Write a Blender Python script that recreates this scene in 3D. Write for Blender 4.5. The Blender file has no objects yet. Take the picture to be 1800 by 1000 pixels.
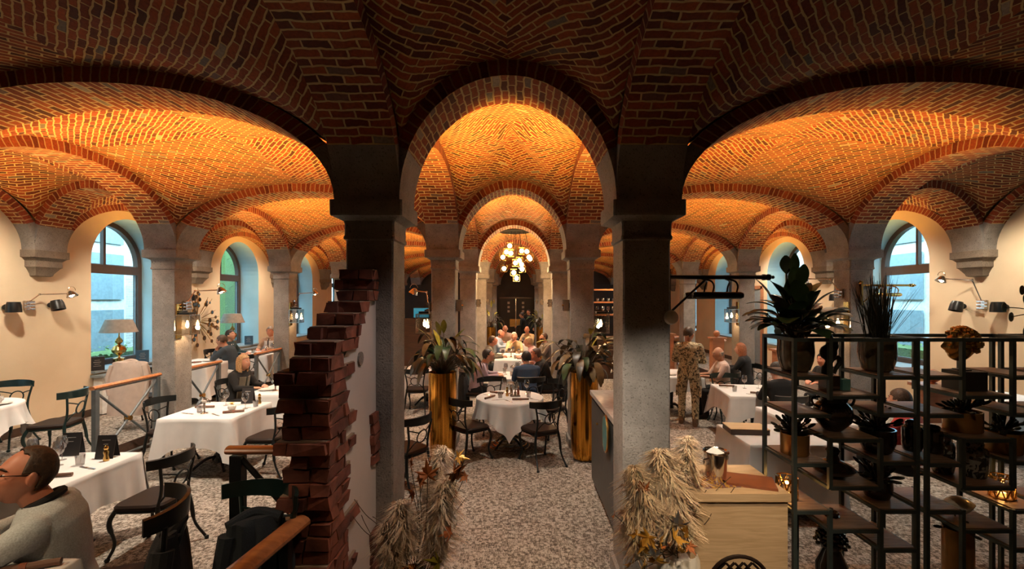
import bpy, bmesh, math, random
from mathutils import Vector, Matrix, noise
random.seed(7)
PI = math.pi
S = bpy.context.scene
COL = S.collection
# ------------------------------------------------------------------ camera
CAMZ = 2.22
cam = bpy.data.cameras.new('camera'); cam.lens = 16; cam.sensor_width = 36
cam.shift_x = -9/1800; cam.shift_y = 25/1800; cam.clip_start = 0.05; cam.clip_end = 200
co = bpy.data.objects.new('camera', cam); COL.objects.link(co)
co.location = (0, 0, CAMZ); co.rotation_euler = (PI/2, 0, 0); S.camera = co
# ------------------------------------------------------------------ view / world
S.view_settings.view_transform = 'Standard'; S.view_settings.look = 'None'
S.view_settings.exposure = 0.12; S.view_settings.gamma = 1; S.view_settings.use_curve_mapping = False
S.cycles.use_denoising = True
S.cycles.max_bounces = 8; S.cycles.diffuse_bounces = 2; S.cycles.glossy_bounces = 4
S.cycles.transmission_bounces = 8; S.cycles.transparent_max_bounces = 12
S.cycles.sample_clamp_indirect = 6; S.cycles.caustics_reflective = False; S.cycles.caustics_refractive = False
W = bpy.data.worlds.new('sky'); S.world = W; W.use_nodes = True
bg = W.node_tree.nodes['Background']; bg.inputs[0].default_value = (0.40, 0.76, 0.95, 1); bg.inputs[1].default_value = 15.0
# ------------------------------------------------------------------ layout of the hall
XC = -0.068                     # centre line of the nave
PB = 3.4                        # bay length
def YK(k): return 3.58 + PB*k   # column row centres
RN, RS = 1.0375, 5.22           # nave row, side row (from the centre line)
WL, WR = -7.34, 7.10            # window walls
ZS, ZB = 2.95, 3.31             # springing, top of the stone springer blocks
HR = 0.24                       # half width of the arch ribs
KS = range(-2, 6)               # column rows
YEND = 24.0
ZP = 0.33                       # raised level at the front
ZO = 0.20                       # raised strips along the window walls

# lamps -------------------------------------------------------------------
def spot(name, loc, tgt, power, angle=120, blend=0.8, col=(1, .62, .3), size=0.05):
    l = bpy.data.lights.new(name, 'SPOT'); l.energy = power; l.color = col
    l.spot_size = math.radians(angle); l.spot_blend = blend; l.shadow_soft_size = size
    o = bpy.data.objects.new(name, l); COL.objects.link(o); o.location = loc
    d = Vector(tgt)-Vector(loc); o.rotation_euler = d.to_track_quat('-Z', 'Y').to_euler(); return o
def point(name, loc, power, col=(1, .68, .38), size=0.04):
    l = bpy.data.lights.new(name, 'POINT'); l.energy = power; l.color = col; l.shadow_soft_size = size
    o = bpy.data.objects.new(name, l); COL.objects.link(o); o.location = loc; return o
WARM = (1, .50, .10); NEUT = (1, .88, .70)
for k in range(0, 6):
    ym = YK(k)+PB/2
    f = 1.0 if k < 4 else .6
    # up-lights of the nave columns, wide side bays, outer narrow bays
    for s in (-1, 1):
        spot('uplight', (XC+s*0.45, YK(k)+.75, 2.35), (XC+s*.1, ym-.35, 4.1), 330*f, 90, 1, WARM)
        dim = (1.0 if s < 0 else .62)
        for q in (-.9, .9):
            spot('uplight', (XC+s*3.13+q*1.0, ym-.5, 2.25), (XC+s*3.13+q*.9, ym-.25, 4.1), 450*f*dim, 112, 1, WARM)
        if not (s > 0 and k == 0):
            spot('uplight', (XC+s*6.2, ym, 2.3), (XC+s*6.2, ym, 4.1), 270*f, 120, 1, WARM)
# down-lights over tables and the aisle
for (x, y, z, tx, ty, pw, an) in [(-3.2, 4.7, 3.9, -3.9, 5.2, 560, 95), (-3.2, 8.2, 3.9, -3.9, 7.8, 330, 95), (-6.0, 5.4, 3.8, -7.0, 5.8, 330, 130),
        (3.1, 5.2, 3.9, 3.1, 5.5, 260, 74), (3.6, 8.2, 3.9, 3.7, 7.9, 330, 90), (-.1, 5.6, 3.85, -.1, 6.4, 230, 78), (0, 9.2, 3.85, 0, 9.2, 380, 90), (0, 12.4, 3.85, 0, 12.2, 420, 100), (0, 15.6, 3.85, 0, 15.6, 330, 100), (0, 19.2, 3.85, 0, 19.2, 260, 100),
        (-6.1, 8.9, 3.8, -6.9, 9.3, 270, 130), (6.0, 8.8, 3.8, 6.8, 8.8, 260, 130), (6.0, 5.8, 3.8, 7.1, 6.6, 240, 105), (-6.1, 12.2, 3.8, -6.9, 12.4, 260, 130), (6.0, 12.2, 3.8, 6.8, 12.4, 300, 130), (3.2, 12.5, 3.9, 3.2, 12.5, 200, 100), (-3.2, 12.5, 3.9, -3.2, 12.5, 200, 100)]:
    spot('downlight_and_fill', (x, y, z), (tx, ty, 0), pw, an, .7, NEUT, .08)
spot('downlight_and_fill', (-.25, 2.2, 3.6), (.30, 4.2, 0), 360, 44, .6, (1, .84, .66), .06)
spot('downlight_and_fill', (.2, 1.2, 3.3), (1.20, 3.4, 1.25), 260, 24, .7, (1, .88, .72), .05)
spot('downlight_and_fill', (-1.6, .9, 3.5), (-2.2, 2.2, 1.2), 70, 50, .8, (1, .70, .42), .06)
spot('downlight_and_fill', (.3, 1.6, 3.5), (-.75, 2.75, .8), 60, 34, .8, (1, .66, .40), .05)  # added fill for the left pampas plumes, no fitting there
spot('downlight_and_fill', (2.9, 4.3, 3.9), (2.3, 2.9, 1.3), 110, 46, .7, (1, .72, .48), .05)  # added spot to brighten the shelf boards
spot('downlight_and_fill', (.1, 2.6, 3.6), (-1.03, 3.0, 1.2), 50, 50, .8, (1, .82, .74), .05)  # fill put in to light the white plaster of the broken wall
spot('downlight_and_fill', (.8, .8, 3.2), (1.32, 2.6, .75), 130, 30, .8, (1, .80, .58), .05)  # extra spot added to lift the oak desk front
spot('downlight_and_fill', (1.6, 1.5, 3.4), (1.0, 2.6, .95), 170, 36, .8, (1, .72, .42), .05)  # added warm fill on the right pampas plumes
spot('downlight_and_fill', (-3.3, 1.0, 3.3), (-2.35, 2.0, 1.4), 120, 40, .8, (1, .72, .45), .06)
spot('downlight_and_fill', (.9, .9, 3.6), (2.4, 2.9, 1.5), 34, 44, .8, (1, .72, .45), .06)  # unseen spot added for a glint on shelf fronts and golden head
# ------------------------------------------------------------------ materials
MAT = {}
def nodes(name):
    m = bpy.data.materials.new(name); m.use_nodes = True; nt = m.node_tree
    MAT[name] = m; return m, nt, nt.nodes['Principled BSDF']
def setp(b, base=None, rough=None, metal=None, spec=None, **kw):
    if base is not None: b.inputs['Base Color'].default_value = (*base, 1)
    if rough is not None: b.inputs['Roughness'].default_value = rough
    if metal is not None: b.inputs['Metallic'].default_value = metal
    if spec is not None: b.inputs['Specular IOR Level'].default_value = spec
def N(nt, t, **kw):
    n = nt.nodes.new(t)
    for a, v in kw.items(): setattr(n, a, v)
    return n
def math_n(nt, op, a, b=None):
    n = N(nt, 'ShaderNodeMath', operation=op)
    for i, v in enumerate((a, b)):
        if v is None: continue
        if isinstance(v, (int, float)): n.inputs[i].default_value = v
        else: nt.links.new(v, n.inputs[i])
    return n.outputs[0]
def ramp(nt, fac, stops, interp='LINEAR'):
    r = N(nt, 'ShaderNodeValToRGB'); r.color_ramp.interpolation = interp
    e = r.color_ramp.elements
    while len(e) < len(stops): e.new(.5)
    for i, (p, c) in enumerate(stops): e[i].position = p; e[i].color = (*c, 1)
    nt.links.new(fac, r.inputs[0]); return r.outputs[0]
def mix(nt, fac, a, b, mode='MIX'):
    n = N(nt, 'ShaderNodeMix', data_type='RGBA', blend_type=mode)
    for key, v in ((0, fac), (6, a), (7, b)):
        if isinstance(v, (int, float)): n.inputs[key].default_value = v
        elif isinstance(v, tuple): n.inputs[key].default_value = (*v, 1)
        else: nt.links.new(v, n.inputs[key])
    return n.outputs[2]
def bump(nt, b, h, strength=.5, dist=.01):
    n = N(nt, 'ShaderNodeBump'); n.inputs['Strength'].default_value = strength; n.inputs['Distance'].default_value = dist
    nt.links.new(h, n.inputs['Height']); nt.links.new(n.outputs[0], b.inputs['Normal'])
def simple(name, base, rough=.6, metal=0, spec=.5, var=.12, scale=14, bmp=0.0, coat=0, sheen=0):
    """plain coloured material with slight procedural variation"""
    m, nt, b = nodes(name); setp(b, base, rough, metal, spec)
    tc = N(nt, 'ShaderNodeTexCoord'); no = N(nt, 'ShaderNodeTexNoise'); no.inputs['Scale'].default_value = scale; no.inputs['Detail'].default_value = 4
    nt.links.new(tc.outputs['Object'], no.inputs['Vector'])
    lo = tuple(c*(1-var) for c in base); hi = tuple(min(1, c*(1+var)) for c in base)
    nt.links.new(ramp(nt, no.outputs['Fac'], [(.3, lo), (.7, hi)]), b.inputs['Base Color'])
    if bmp: bump(nt, b, no.outputs['Fac'], bmp, .01)
    if coat: b.inputs['Coat Weight'].default_value = coat; b.inputs['Coat Roughness'].default_value = .1
    if sheen: b.inputs['Sheen Weight'].default_value = sheen
    return m
def brick(name, w, h, off, mortar, stops, mcol=(.50, .36, .22)):
    m, nt, b = nodes(name); L = nt.links
    uv = N(nt, 'ShaderNodeUVMap'); no = N(nt, 'ShaderNodeTexNoise'); no.inputs['Scale'].default_value = 9; no.inputs['Detail'].default_value = 2
    L.new(uv.outputs[0], no.inputs['Vector'])
    sub = N(nt, 'ShaderNodeVectorMath', operation='SUBTRACT'); L.new(no.outputs['Color'], sub.inputs[0]); sub.inputs[1].default_value = (.5, .5, .5)
    sc = N(nt, 'ShaderNodeVectorMath', operation='SCALE'); L.new(sub.outputs[0], sc.inputs[0]); sc.inputs['Scale'].default_value = .034
    ad = N(nt, 'ShaderNodeVectorMath', operation='ADD'); L.new(uv.outputs[0], ad.inputs[0]); L.new(sc.outputs[0], ad.inputs[1])
    bt = N(nt, 'ShaderNodeTexBrick'); bt.offset = off; bt.inputs['Scale'].default_value = 1
    bt.inputs['Brick Width'].default_value = w; bt.inputs['Row Height'].default_value = h
    bt.inputs['Mortar Size'].default_value = mortar; bt.inputs['Mortar Smooth'].default_value = .35
    L.new(ad.outputs[0], bt.inputs['Vector'])
    sep = N(nt, 'ShaderNodeSeparateXYZ'); L.new(ad.outputs[0], sep.inputs[0])
    row = math_n(nt, 'FLOOR', math_n(nt, 'DIVIDE', sep.outputs[1], h))
    odd = math_n(nt, 'ABSOLUTE', math_n(nt, 'MODULO', row, 2.0))
    shift = math_n(nt, 'MULTIPLY', math_n(nt, 'SUBTRACT', 1.0, odd), off)
    colm = math_n(nt, 'FLOOR', math_n(nt, 'ADD', math_n(nt, 'DIVIDE', sep.outputs[0], w), shift))
    cb = N(nt, 'ShaderNodeCombineXYZ'); L.new(row, cb.inputs[0]); L.new(colm, cb.inputs[1])
    wn = N(nt, 'ShaderNodeTexWhiteNoise', noise_dimensions='2D'); L.new(cb.outputs[0], wn.inputs['Vector'])
    c = ramp(nt, wn.outputs[0], stops)
    n2 = N(nt, 'ShaderNodeTexNoise'); n2.inputs['Scale'].default_value = 45; n2.inputs['Detail'].default_value = 5; L.new(uv.outputs[0], n2.inputs['Vector'])
    c = mix(nt, .55, c, ramp(nt, n2.outputs['Fac'], [(.3, (.45, .45, .45)), (.7, (1.3, 1.3, 1.3))]), 'MULTIPLY')
    n3 = N(nt, 'ShaderNodeTexNoise'); n3.inputs['Scale'].default_value = 5; n3.inputs['Detail'].default_value = 6; n3.inputs['Roughness'].default_value = .75; L.new(uv.outputs[0], n3.inputs['Vector'])
    smear = math_n(nt, 'MULTIPLY', ramp(nt, n3.outputs['Fac'], [(.63, (0, 0, 0)), (.72, (1, 1, 1))]), .5)
    c = mix(nt, math_n(nt, 'MAXIMUM', bt.outputs['Fac'], smear), c, mcol)
    L.new(c, b.inputs['Base Color']); b.inputs['Roughness'].default_value = .82; b.inputs['Specular IOR Level'].default_value = .3
    hh = math_n(nt, 'SUBTRACT', math_n(nt, 'MULTIPLY', n2.outputs['Fac'], .35), bt.outputs['Fac'])
    bump(nt, b, hh, .8, .012)
    return m
BR = [(0, (.085, .024, .012)), (.22, (.17, .036, .014)), (.5, (.27, .056, .018)), (.8, (.36, .084, .024)), (.95, (.22, .05, .020)), (.985, (.16, .125, .10)), (1, (.42, .32, .22))]
brick('brick_vault', .175, .054, .5, .0078, BR, (.62, .43, .18))
brick('brick_soffit', .165, .060, .5, .0085, BR, (.60, .42, .19))
BRD = [(0, (.10, .028, .018)), (.3, (.20, .05, .026)), (.7, (.30, .08, .035)), (1, (.24, .06, .03))]
brick('brick_ring', .13, .066, 0, .008, [(0, (.14, .03, .018)), (.5, (.27, .055, .026)), (1, (.36, .085, .035))], (.50, .30, .16))
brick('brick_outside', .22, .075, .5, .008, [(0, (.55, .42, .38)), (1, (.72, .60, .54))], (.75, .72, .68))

def stone(name, c0, c1, cdark):
    m, nt, b = nodes(name); L = nt.links; tc = N(nt, 'ShaderNodeTexCoord')
    n1 = N(nt, 'ShaderNodeTexNoise'); n1.inputs['Scale'].default_value = 3; n1.inputs['Detail'].default_value = 8; n1.inputs['Roughness'].default_value = .7
    n2 = N(nt, 'ShaderNodeTexVoronoi'); n2.inputs['Scale'].default_value = 60
    n3 = N(nt, 'ShaderNodeTexNoise'); n3.inputs['Scale'].default_value = 70; n3.inputs['Detail'].default_value = 6
    for n in (n1, n2, n3): L.new(tc.outputs['Object'], n.inputs['Vector'])
    c = ramp(nt, n1.outputs['Fac'], [(.35, c0), (.65, c1)])
    pit = ramp(nt, n3.outputs['Fac'], [(.32, (0, 0, 0)), (.42, (1, 1, 1))])
    c = mix(nt, pit, cdark, c); L.new(c, b.inputs['Base Color']); b.inputs['Roughness'].default_value = .72
    bump(nt, b, n3.outputs['Fac'], .6, .012); return m
stone('stone', (.18, .16, .14), (.30, .27, .24), (.10, .085, .07))
stone('stone_brown', (.15, .115, .085), (.24, .19, .14), (.08, .06, .045))
def plaster(name, c0, c1):
    m, nt, b = nodes(name); tc = N(nt, 'ShaderNodeTexCoord'); n1 = N(nt, 'ShaderNodeTexNoise'); n1.inputs['Scale'].default_value = 1.3; n1.inputs['Detail'].default_value = 7
    nt.links.new(tc.outputs['Object'], n1.inputs['Vector'])
    nt.links.new(ramp(nt, n1.outputs['Fac'], [(.35, c0), (.65, c1)]), b.inputs['Base Color']); b.inputs['Roughness'].default_value = .9
    n2 = N(nt, 'ShaderNodeTexNoise'); n2.inputs['Scale'].default_value = 40; nt.links.new(tc.outputs['Object'], n2.inputs['Vector'])
    bump(nt, b, n2.outputs['Fac'], .15, .005); return m
plaster('plaster', (.64, .49, .32), (.72, .57, .39))
plaster('plaster_white', (.62, .56, .52), (.70, .64, .60))
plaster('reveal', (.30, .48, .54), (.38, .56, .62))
plaster('charcoal', (.035, .032, .030), (.05, .045, .042))

def carpet():
    m, nt, b = nodes('carpet'); L = nt.links; tc = N(nt, 'ShaderNodeTexCoord')
    def cells(sx, sy, off):
        mp = N(nt, 'ShaderNodeMapping'); L.new(tc.outputs['Object'], mp.inputs[0]); mp.inputs['Scale'].default_value = (sx, sy, 1); mp.inputs['Location'].default_value = (off, off*.7, 0)
        fl = N(nt, 'ShaderNodeVectorMath', operation='FLOOR'); L.new(mp.outputs[0], fl.inputs[0])
        wn = N(nt, 'ShaderNodeTexWhiteNoise', noise_dimensions='2D'); L.new(fl.outputs[0], wn.inputs['Vector']); return wn.outputs[0]
    a = cells(34, 34, 0); c = cells(90, 34, 3.3); d = cells(34, 90, 7.7); e = cells(300, 140, 1)
    v = math_n(nt, 'ADD', math_n(nt, 'MULTIPLY', a, .26), math_n(nt, 'MULTIPLY', c, .24))
    v = math_n(nt, 'ADD', v, math_n(nt, 'MULTIPLY', d, .24)); v = math_n(nt, 'ADD', v, math_n(nt, 'MULTIPLY', e, .34))
    L.new(ramp(nt, v, [(.32, (.075, .062, .050)), (.50, (.20, .17, .14)), (.74, (.46, .41, .36))]), b.inputs['Base Color'])
    b.inputs['Roughness'].default_value = .95; b.inputs['Specular IOR Level'].default_value = .1
    bump(nt, b, v, .35, .005)
carpet()
def wood(name, c0, c1, rough=.45, scale=(1, 14, 14), coat=.2):
    m, nt, b = nodes(name); tc = N(nt, 'ShaderNodeTexCoord'); mp = N(nt, 'ShaderNodeMapping'); mp.inputs['Scale'].default_value = scale
    nt.links.new(tc.outputs['Object'], mp.inputs[0]); n = N(nt, 'ShaderNodeTexNoise'); n.inputs['Scale'].default_value = 2.2; n.inputs['Detail'].default_value = 7; n.inputs['Distortion'].default_value = .8
    nt.links.new(mp.outputs[0], n.inputs['Vector'])
    nt.links.new(ramp(nt, n.outputs['Fac'], [(.3, c0), (.7, c1)]), b.inputs['Base Color']); b.inputs['Roughness'].default_value = rough
    b.inputs['Coat Weight'].default_value = coat; b.inputs['Coat Roughness'].default_value = .25
    bump(nt, b, n.outputs['Fac'], .2, .004); return m
wood('wood_rail', (.30, .10, .03), (.48, .19, .07), .35)
wood('wood_dark', (.035, .018, .010), (.07, .034, .02), .5)
wood('wood_shelf', (.16, .10, .06), (.32, .21, .14), .55, (3, 30, 3))
wood('wood_oak', (.50, .34, .19), (.68, .49, .30), .5, (2, 6, 26))
wood('wood_post', (.32, .13, .06), (.46, .20, .10), .4)
wood('oak_box', (.62, .42, .22), (.74, .54, .31), .5)
simple('black_metal', (.008, .009, .009), .38, .2, .4)
simple('green_metal', (.012, .030, .028), .28, .3, .6)
simple('grey_metal', (.13, .15, .16), .45, .5)
simple('shelf_metal', (.085, .11, .105), .42, .5)
simple('chrome', (.72, .66, .60), .14, 1, var=.03)
simple('brass', (.55, .33, .10), .22, 1, var=.1)
def gold_streaked():
    m, nt, b = nodes('gold'); setp(b, (.52, .24, .035), .2, 1); tc = N(nt, 'ShaderNodeTexCoord'); mp = N(nt, 'ShaderNodeMapping'); mp.inputs['Scale'].default_value = (16, 16, .5)
    nt.links.new(tc.outputs['Object'], mp.inputs[0]); n = N(nt, 'ShaderNodeTexNoise'); n.inputs['Scale'].default_value = 1.6; nt.links.new(mp.outputs[0], n.inputs['Vector'])
    nt.links.new(ramp(nt, n.outputs['Fac'], [(.35, (.30, .12, .015)), (.6, (.88, .42, .07))]), b.inputs['Base Color']); bump(nt, b, n.outputs['Fac'], .25, .02)  # dark and bright streaks put reflections into the gold colour
gold_streaked()
simple('glaze_brown', (.11, .085, .05), .12, .2, coat=1, var=.25, scale=20)
simple('glaze_black', (.012, .008, .007), .08, .1, coat=1)
simple('glaze_gold', (.42, .22, .07), .25, .5)
simple('lamp_shade', (.25, .20, .16), .85)
simple('seat_leather', (.016, .008, .005), .55, spec=.2)
simple('linen', (.68, .66, .64), .9, var=.05, scale=6, bmp=.1)
simple('napkin', (.16, .085, .055), .8)
simple('white_ceramic', (.78, .74, .68), .3, coat=.5)
simple('yellow_petal', (.85, .42, .03), .6)
simple('menu_black', (.02, .018, .018), .5)
simple('menu_blue', (.03, .075, .12), .5)
simple('menu_brown', (.22, .065, .028), .35, coat=.5)
simple('print_pale', (.45, .42, .38), .7)
simple('leaf', (.030, .065, .020), .45, coat=.12, var=.4, scale=8)
simple('leaf_yellow', (.34, .30, .03), .4, var=.3)
simple('leaf_brown', (.13, .085, .035), .5, var=.4)
simple('leaf_dark', (.022, .022, .012), .42)
simple('autumn', (.38, .12, .03), .6, var=.4)
simple('autumn_gold', (.62, .33, .05), .4, .3, var=.3)
simple('silver_leaf', (.55, .58, .62), .3, .8)
simple('stem', (.09, .06, .03), .7)
simple('soil', (.03, .02, .012), .95, bmp=.6)
simple('hedge', (.09, .14, .03), .8, var=.5, scale=30)
simple('frame_brown', (.055, .026, .014), .4, coat=.2)
simple('sill_stone', (.22, .26, .28), .4)
simple('cabinet_grey', (.06, .058, .055), .5)
simple('marble', (.62, .58, .52), .25)
simple('teal_glass', (.10, .28, .28), .2)
simple('quilt', (.48, .36, .29), .75, var=.06)
simple('paving', (.3, .3, .28), .9)
simple('white_paint', (.75, .74, .70), .4)
simple('red_paper', (.45, .05, .03), .6)
def emis(name, col, st):
    m, nt, b = nodes(name); setp(b, (.9, .8, .6), .3); b.inputs['Emission Color'].default_value = (*col, 1); b.inputs['Emission Strength'].default_value = st; return m
emis('bulb', (1, .66, .30), 30); emis('bulb_small', (1, .76, .48), 40); emis('candle', (1, .42, .08), 2.2); emis('screen', (.03, .35, .5), .5); MAT['screen'].node_tree.nodes['Principled BSDF'].inputs['Base Color'].default_value = (.02, .1, .13, 1)
def glassm(name, col=(1, 1, 1), refl=.12, alpha=.9):
    m = bpy.data.materials.new(name); m.use_nodes = True; nt = m.node_tree; MAT[name] = m
    nt.nodes.remove(nt.nodes['Principled BSDF']); out = nt.nodes['Material Output']
    t = N(nt, 'ShaderNodeBsdfTransparent'); t.inputs[0].default_value = (*[c*alpha for c in col], 1)
    g = N(nt, 'ShaderNodeBsdfGlossy'); g.inputs['Roughness'].default_value = .03
    lw = N(nt, 'ShaderNodeLayerWeight'); lw.inputs['Blend'].default_value = .35
    f = math_n(nt, 'ADD', math_n(nt, 'MULTIPLY', lw.outputs['Facing'], .5), refl)
    mx = N(nt, 'ShaderNodeMixShader'); nt.links.new(f, mx.inputs[0]); nt.links.new(t.outputs[0], mx.inputs[1]); nt.links.new(g.outputs[0], mx.inputs[2]); nt.links.new(mx.outputs[0], out.inputs[0]); return m
glassm('glass', (1, 1, 1), .16, .84); glassm('window_glass', (.93, .98, 1), .03, .95)

# ------------------------------------------------------------------ mesh helpers
class MB:
    def __init__(s): s.v = []; s.f = []; s.m = []; s.uv = []; s.sm = []; s.mats = []
    def mi(s, mat):
        if mat not in s.mats: s.mats.append(mat)
        return s.mats.index(mat)
    def add(s, vs, fs, mat, smooth=False, uvs=None):
        o = len(s.v); i = s.mi(mat); s.v += [tuple(v) for v in vs]
        for q, f in enumerate(fs):
            s.f.append([o+a for a in f]); s.m.append(i); s.sm.append(smooth)
            s.uv.append(uvs[q] if uvs else None)
        return s
    def box(s, c, d, mat, rot=0, M=None, uv=False):
        x, y, z = d[0]/2, d[1]/2, d[2]/2
        vs = [Vector((sx*x, sy*y, sz*z)) for sz in (-1, 1) for sy in (-1, 1) for sx in (-1, 1)]
        R = Matrix.Rotation(rot, 3, 'Z') if M is None else M
        vs = [R @ v + Vector(c) for v in vs]
        fs = [(0, 2, 3, 1), (4, 5, 7, 6), (0, 1, 5, 4), (2, 6, 7, 3), (0, 4, 6, 2), (1, 3, 7, 5)]
        uvs = None
        if uv:
            pr = [(0, 1), (0, 1), (0, 2), (0, 2), (1, 2), (1, 2)]
            uvs = [[(vs[i][a], vs[i][b]) for i in f] for f, (a, b) in zip(fs, pr)]
        return s.add(vs, fs, mat, False, uvs)
    def hull(s, lo, hi, mat):   # box by corners
        return s.box([(a+b)/2 for a, b in zip(lo, hi)], [abs(b-a) for a, b in zip(lo, hi)], mat)
    def loft(s, rings, mat, smooth=True, cap=True, closed=True, uvf=None):
        n = len(rings[0]); vs = [p for r in rings for p in r]; fs = []; uvs = []
        for i in range(len(rings)-1):
            for j in range(n if closed else n-1):
                k = (j+1) % n; fs.append((i*n+j, i*n+k, (i+1)*n+k, (i+1)*n+j))
        if cap and closed:
            fs.append(tuple(range(n-1, -1, -1))); fs.append(tuple((len(rings)-1)*n+j for j in range(n)))
        return s.add(vs, fs, mat, smooth)
    def lathe(s, prof, mat, c=(0, 0, 0), n=20, smooth=True, cap=True, sq=1):
        rings = [[(c[0]+r*math.cos(2*PI*j/n), c[1]+sq*r*math.sin(2*PI*j/n), c[2]+z) for j in range(n)] for r, z in prof]
        return s.loft(rings, mat, smooth, cap)
    def tube(s, pts, r, mat, n=8, smooth=True, closed=False, flat=None):
        pts = [Vector(p) for p in pts]; k = len(pts); rs = r if isinstance(r, (list, tuple)) else [r]*k
        rings = []; up = None
        for i, p in enumerate(pts):
            a = pts[(i-1) % k] if closed else pts[max(i-1, 0)]; b = pts[(i+1) % k] if closed else pts[min(i+1, k-1)]
            t = (b-a).normalized() if (b-a).length > 1e-9 else Vector((0, 0, 1))
            if up is None: up = Vector((0, 0, 1)) if abs(t.z) < .9 else Vector((1, 0, 0))
            u = (up - t*up.dot(t)).normalized(); w = t.cross(u); up = u
            fx, fy = flat if flat else (1, 1)
            rings.append([p + u*math.cos(2*PI*j/n)*rs[i]*fy + w*math.sin(2*PI*j/n)*rs[i]*fx for j in range(n)])
        if closed: rings.append(rings[0])
        return s.loft(rings, mat, smooth, not closed)
    def cyl(s, a, b, r, mat, n=12, r2=None, smooth=True):
        return s.tube([a, b], [r, r if r2 is None else r2], mat, n, smooth)
    def ball(s, c, r, mat, n=12, sc=(1, 1, 1), M=None):
        rings = []
        for i in range(n//2+1):
            th = PI*i/(n//2)
            th = min(max(th, .02), PI-.02)
            ring = []
            for j in range(n):
                v = Vector((r*sc[0]*math.sin(th)*math.cos(2*PI*j/n), r*sc[1]*math.sin(th)*math.sin(2*PI*j/n), -r*sc[2]*math.cos(th)))
                if M is not None: v = M @ v
                ring.append(v+Vector(c))
            rings.append(ring)
        return s.loft(rings, mat, True, True)
    def build(s, name, parent=None, kind=None, label=None, cat=None, group=None, sharp=35, loc=None, rz=0):
        me = bpy.data.meshes.new(name); me.from_pydata(s.v, [], s.f)
        for m in s.mats: me.materials.append(MAT[m])
        me.polygons.foreach_set('material_index', s.m); me.polygons.foreach_set('use_smooth', s.sm)
        if any(u is not None for u in s.uv):
            ul = me.uv_layers.new(name='UVMap'); i = 0
            for p, u in zip(me.polygons, s.uv):
                for q, li in enumerate(p.loop_indices):
                    ul.data[li].uv = u[q] if u else (0, 0)
        me.update()
        try: me.set_sharp_from_angle(angle=math.radians(sharp))
        except Exception: pass
        o = bpy.data.objects.new(name, me); COL.objects.link(o)
        if parent: o.parent = parent
        if kind: o['kind'] = kind
        if label: o['label'] = label
        if cat: o['category'] = cat
        if group: o['group'] = group
        if loc is not None: o.location = loc
        if rz: o.rotation_euler = (0, 0, rz)
        return o
def thing(name, label, cat, loc=(0, 0, 0), rz=0, group=None):
    o = bpy.data.objects.new(name, None); o.empty_display_size = .1; COL.objects.link(o)
    o.location = loc; o.rotation_euler = (0, 0, rz); o['label'] = label; o['category'] = cat
    if group: o['group'] = group
    return o
CH = {}
def kids(o):
    return [c for c in S.objects if c.parent == o] if o.name not in CH else CH[o.name]
def dup(o, loc=None, rz=None, label=None, group=None, parent=None, scale=None):
    c = o.copy(); COL.objects.link(c)
    if parent: c.parent = parent
    for ch in [x for x in o.children]: dup(ch, parent=c)
    if loc is not None: c.location = loc
    if rz is not None: c.rotation_euler = (0, 0, rz)
    if label: c['label'] = label
    if group: c['group'] = group
    if scale: c.scale = (scale,)*3 if isinstance(scale, (int, float)) else scale
    return c
def at(px, py=None, Y=None, z=None):
    """pixel of the 1800x1000 photo -> world point at depth Y or height z"""
    if Y is None: Y = (CAMZ-z)*800/(py-525)
    return ((px-909)*Y/800, Y, z if z is not None else CAMZ-(py-525)*Y/800)
# ================================================================== STRUCTURE
def ell(a, b, x): return b*math.sqrt(max(0, 1-(x/a)**2))
RT = .12
def arch(name, axis, c, a, b, lo, hi, ring_lo=True, ring_hi=True, brickmat='brick_soffit'):
    """arch rib; axis 'x': spans x about c, body from y=lo..hi; axis 'y': spans y about c, body from x=lo..hi"""
    mb = MB(); t0 = math.asin((ZB-ZS)/b)
    ts = [t0*i/5 for i in range(5)] + [t0+(PI-2*t0)*i/44 for i in range(45)] + [PI-t0+t0*i/5 for i in range(1, 6)]
    def P3(u, w, z): return (u, w, z) if axis == 'x' else (w, u, z)
    inn = [(c+a*math.cos(t), ZS+b*math.sin(t)) for t in ts]
    out = [(c+(a+RT)*math.cos(t), ZS+(b+RT)*math.sin(t)) for t in ts]
    L = [0]
    for i in range(1, len(ts)): L.append(L[-1]+math.hypot(inn[i][0]-inn[i-1][0], inn[i][1]-inn[i-1][1]))
    Lm = L[-1]/2
    for i in range(len(ts)-1):
        st = inn[i][1]+inn[i+1][1] < 2*ZB-.001
        m1 = 'stone' if st else brickmat; m2 = 'stone' if st else 'brick_ring'
        l0, l1 = L[i]-Lm, L[i+1]-Lm
        mb.add([P3(inn[i][0], lo, inn[i][1]), P3(inn[i+1][0], lo, inn[i+1][1]), P3(inn[i+1][0], hi, inn[i+1][1]), P3(inn[i][0], hi, inn[i][1])],
               [(0, 1, 2, 3)], m1, True, [[(0, l0), (0, l1), (hi-lo, l1), (hi-lo, l0)]])
        for w, on in ((lo, ring_lo), (hi, ring_hi)):
            if on: mb.add([P3(inn[i][0], w, inn[i][1]), P3(inn[i+1][0], w, inn[i+1][1]), P3(out[i+1][0], w, out[i+1][1]), P3(out[i][0], w, out[i][1])],
                   [(0, 1, 2, 3)], m2, False, [[(.004, l0), (.004, l1), (.126, l1), (.126, l0)]])
    return mb.build(name, kind='structure')
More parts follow.
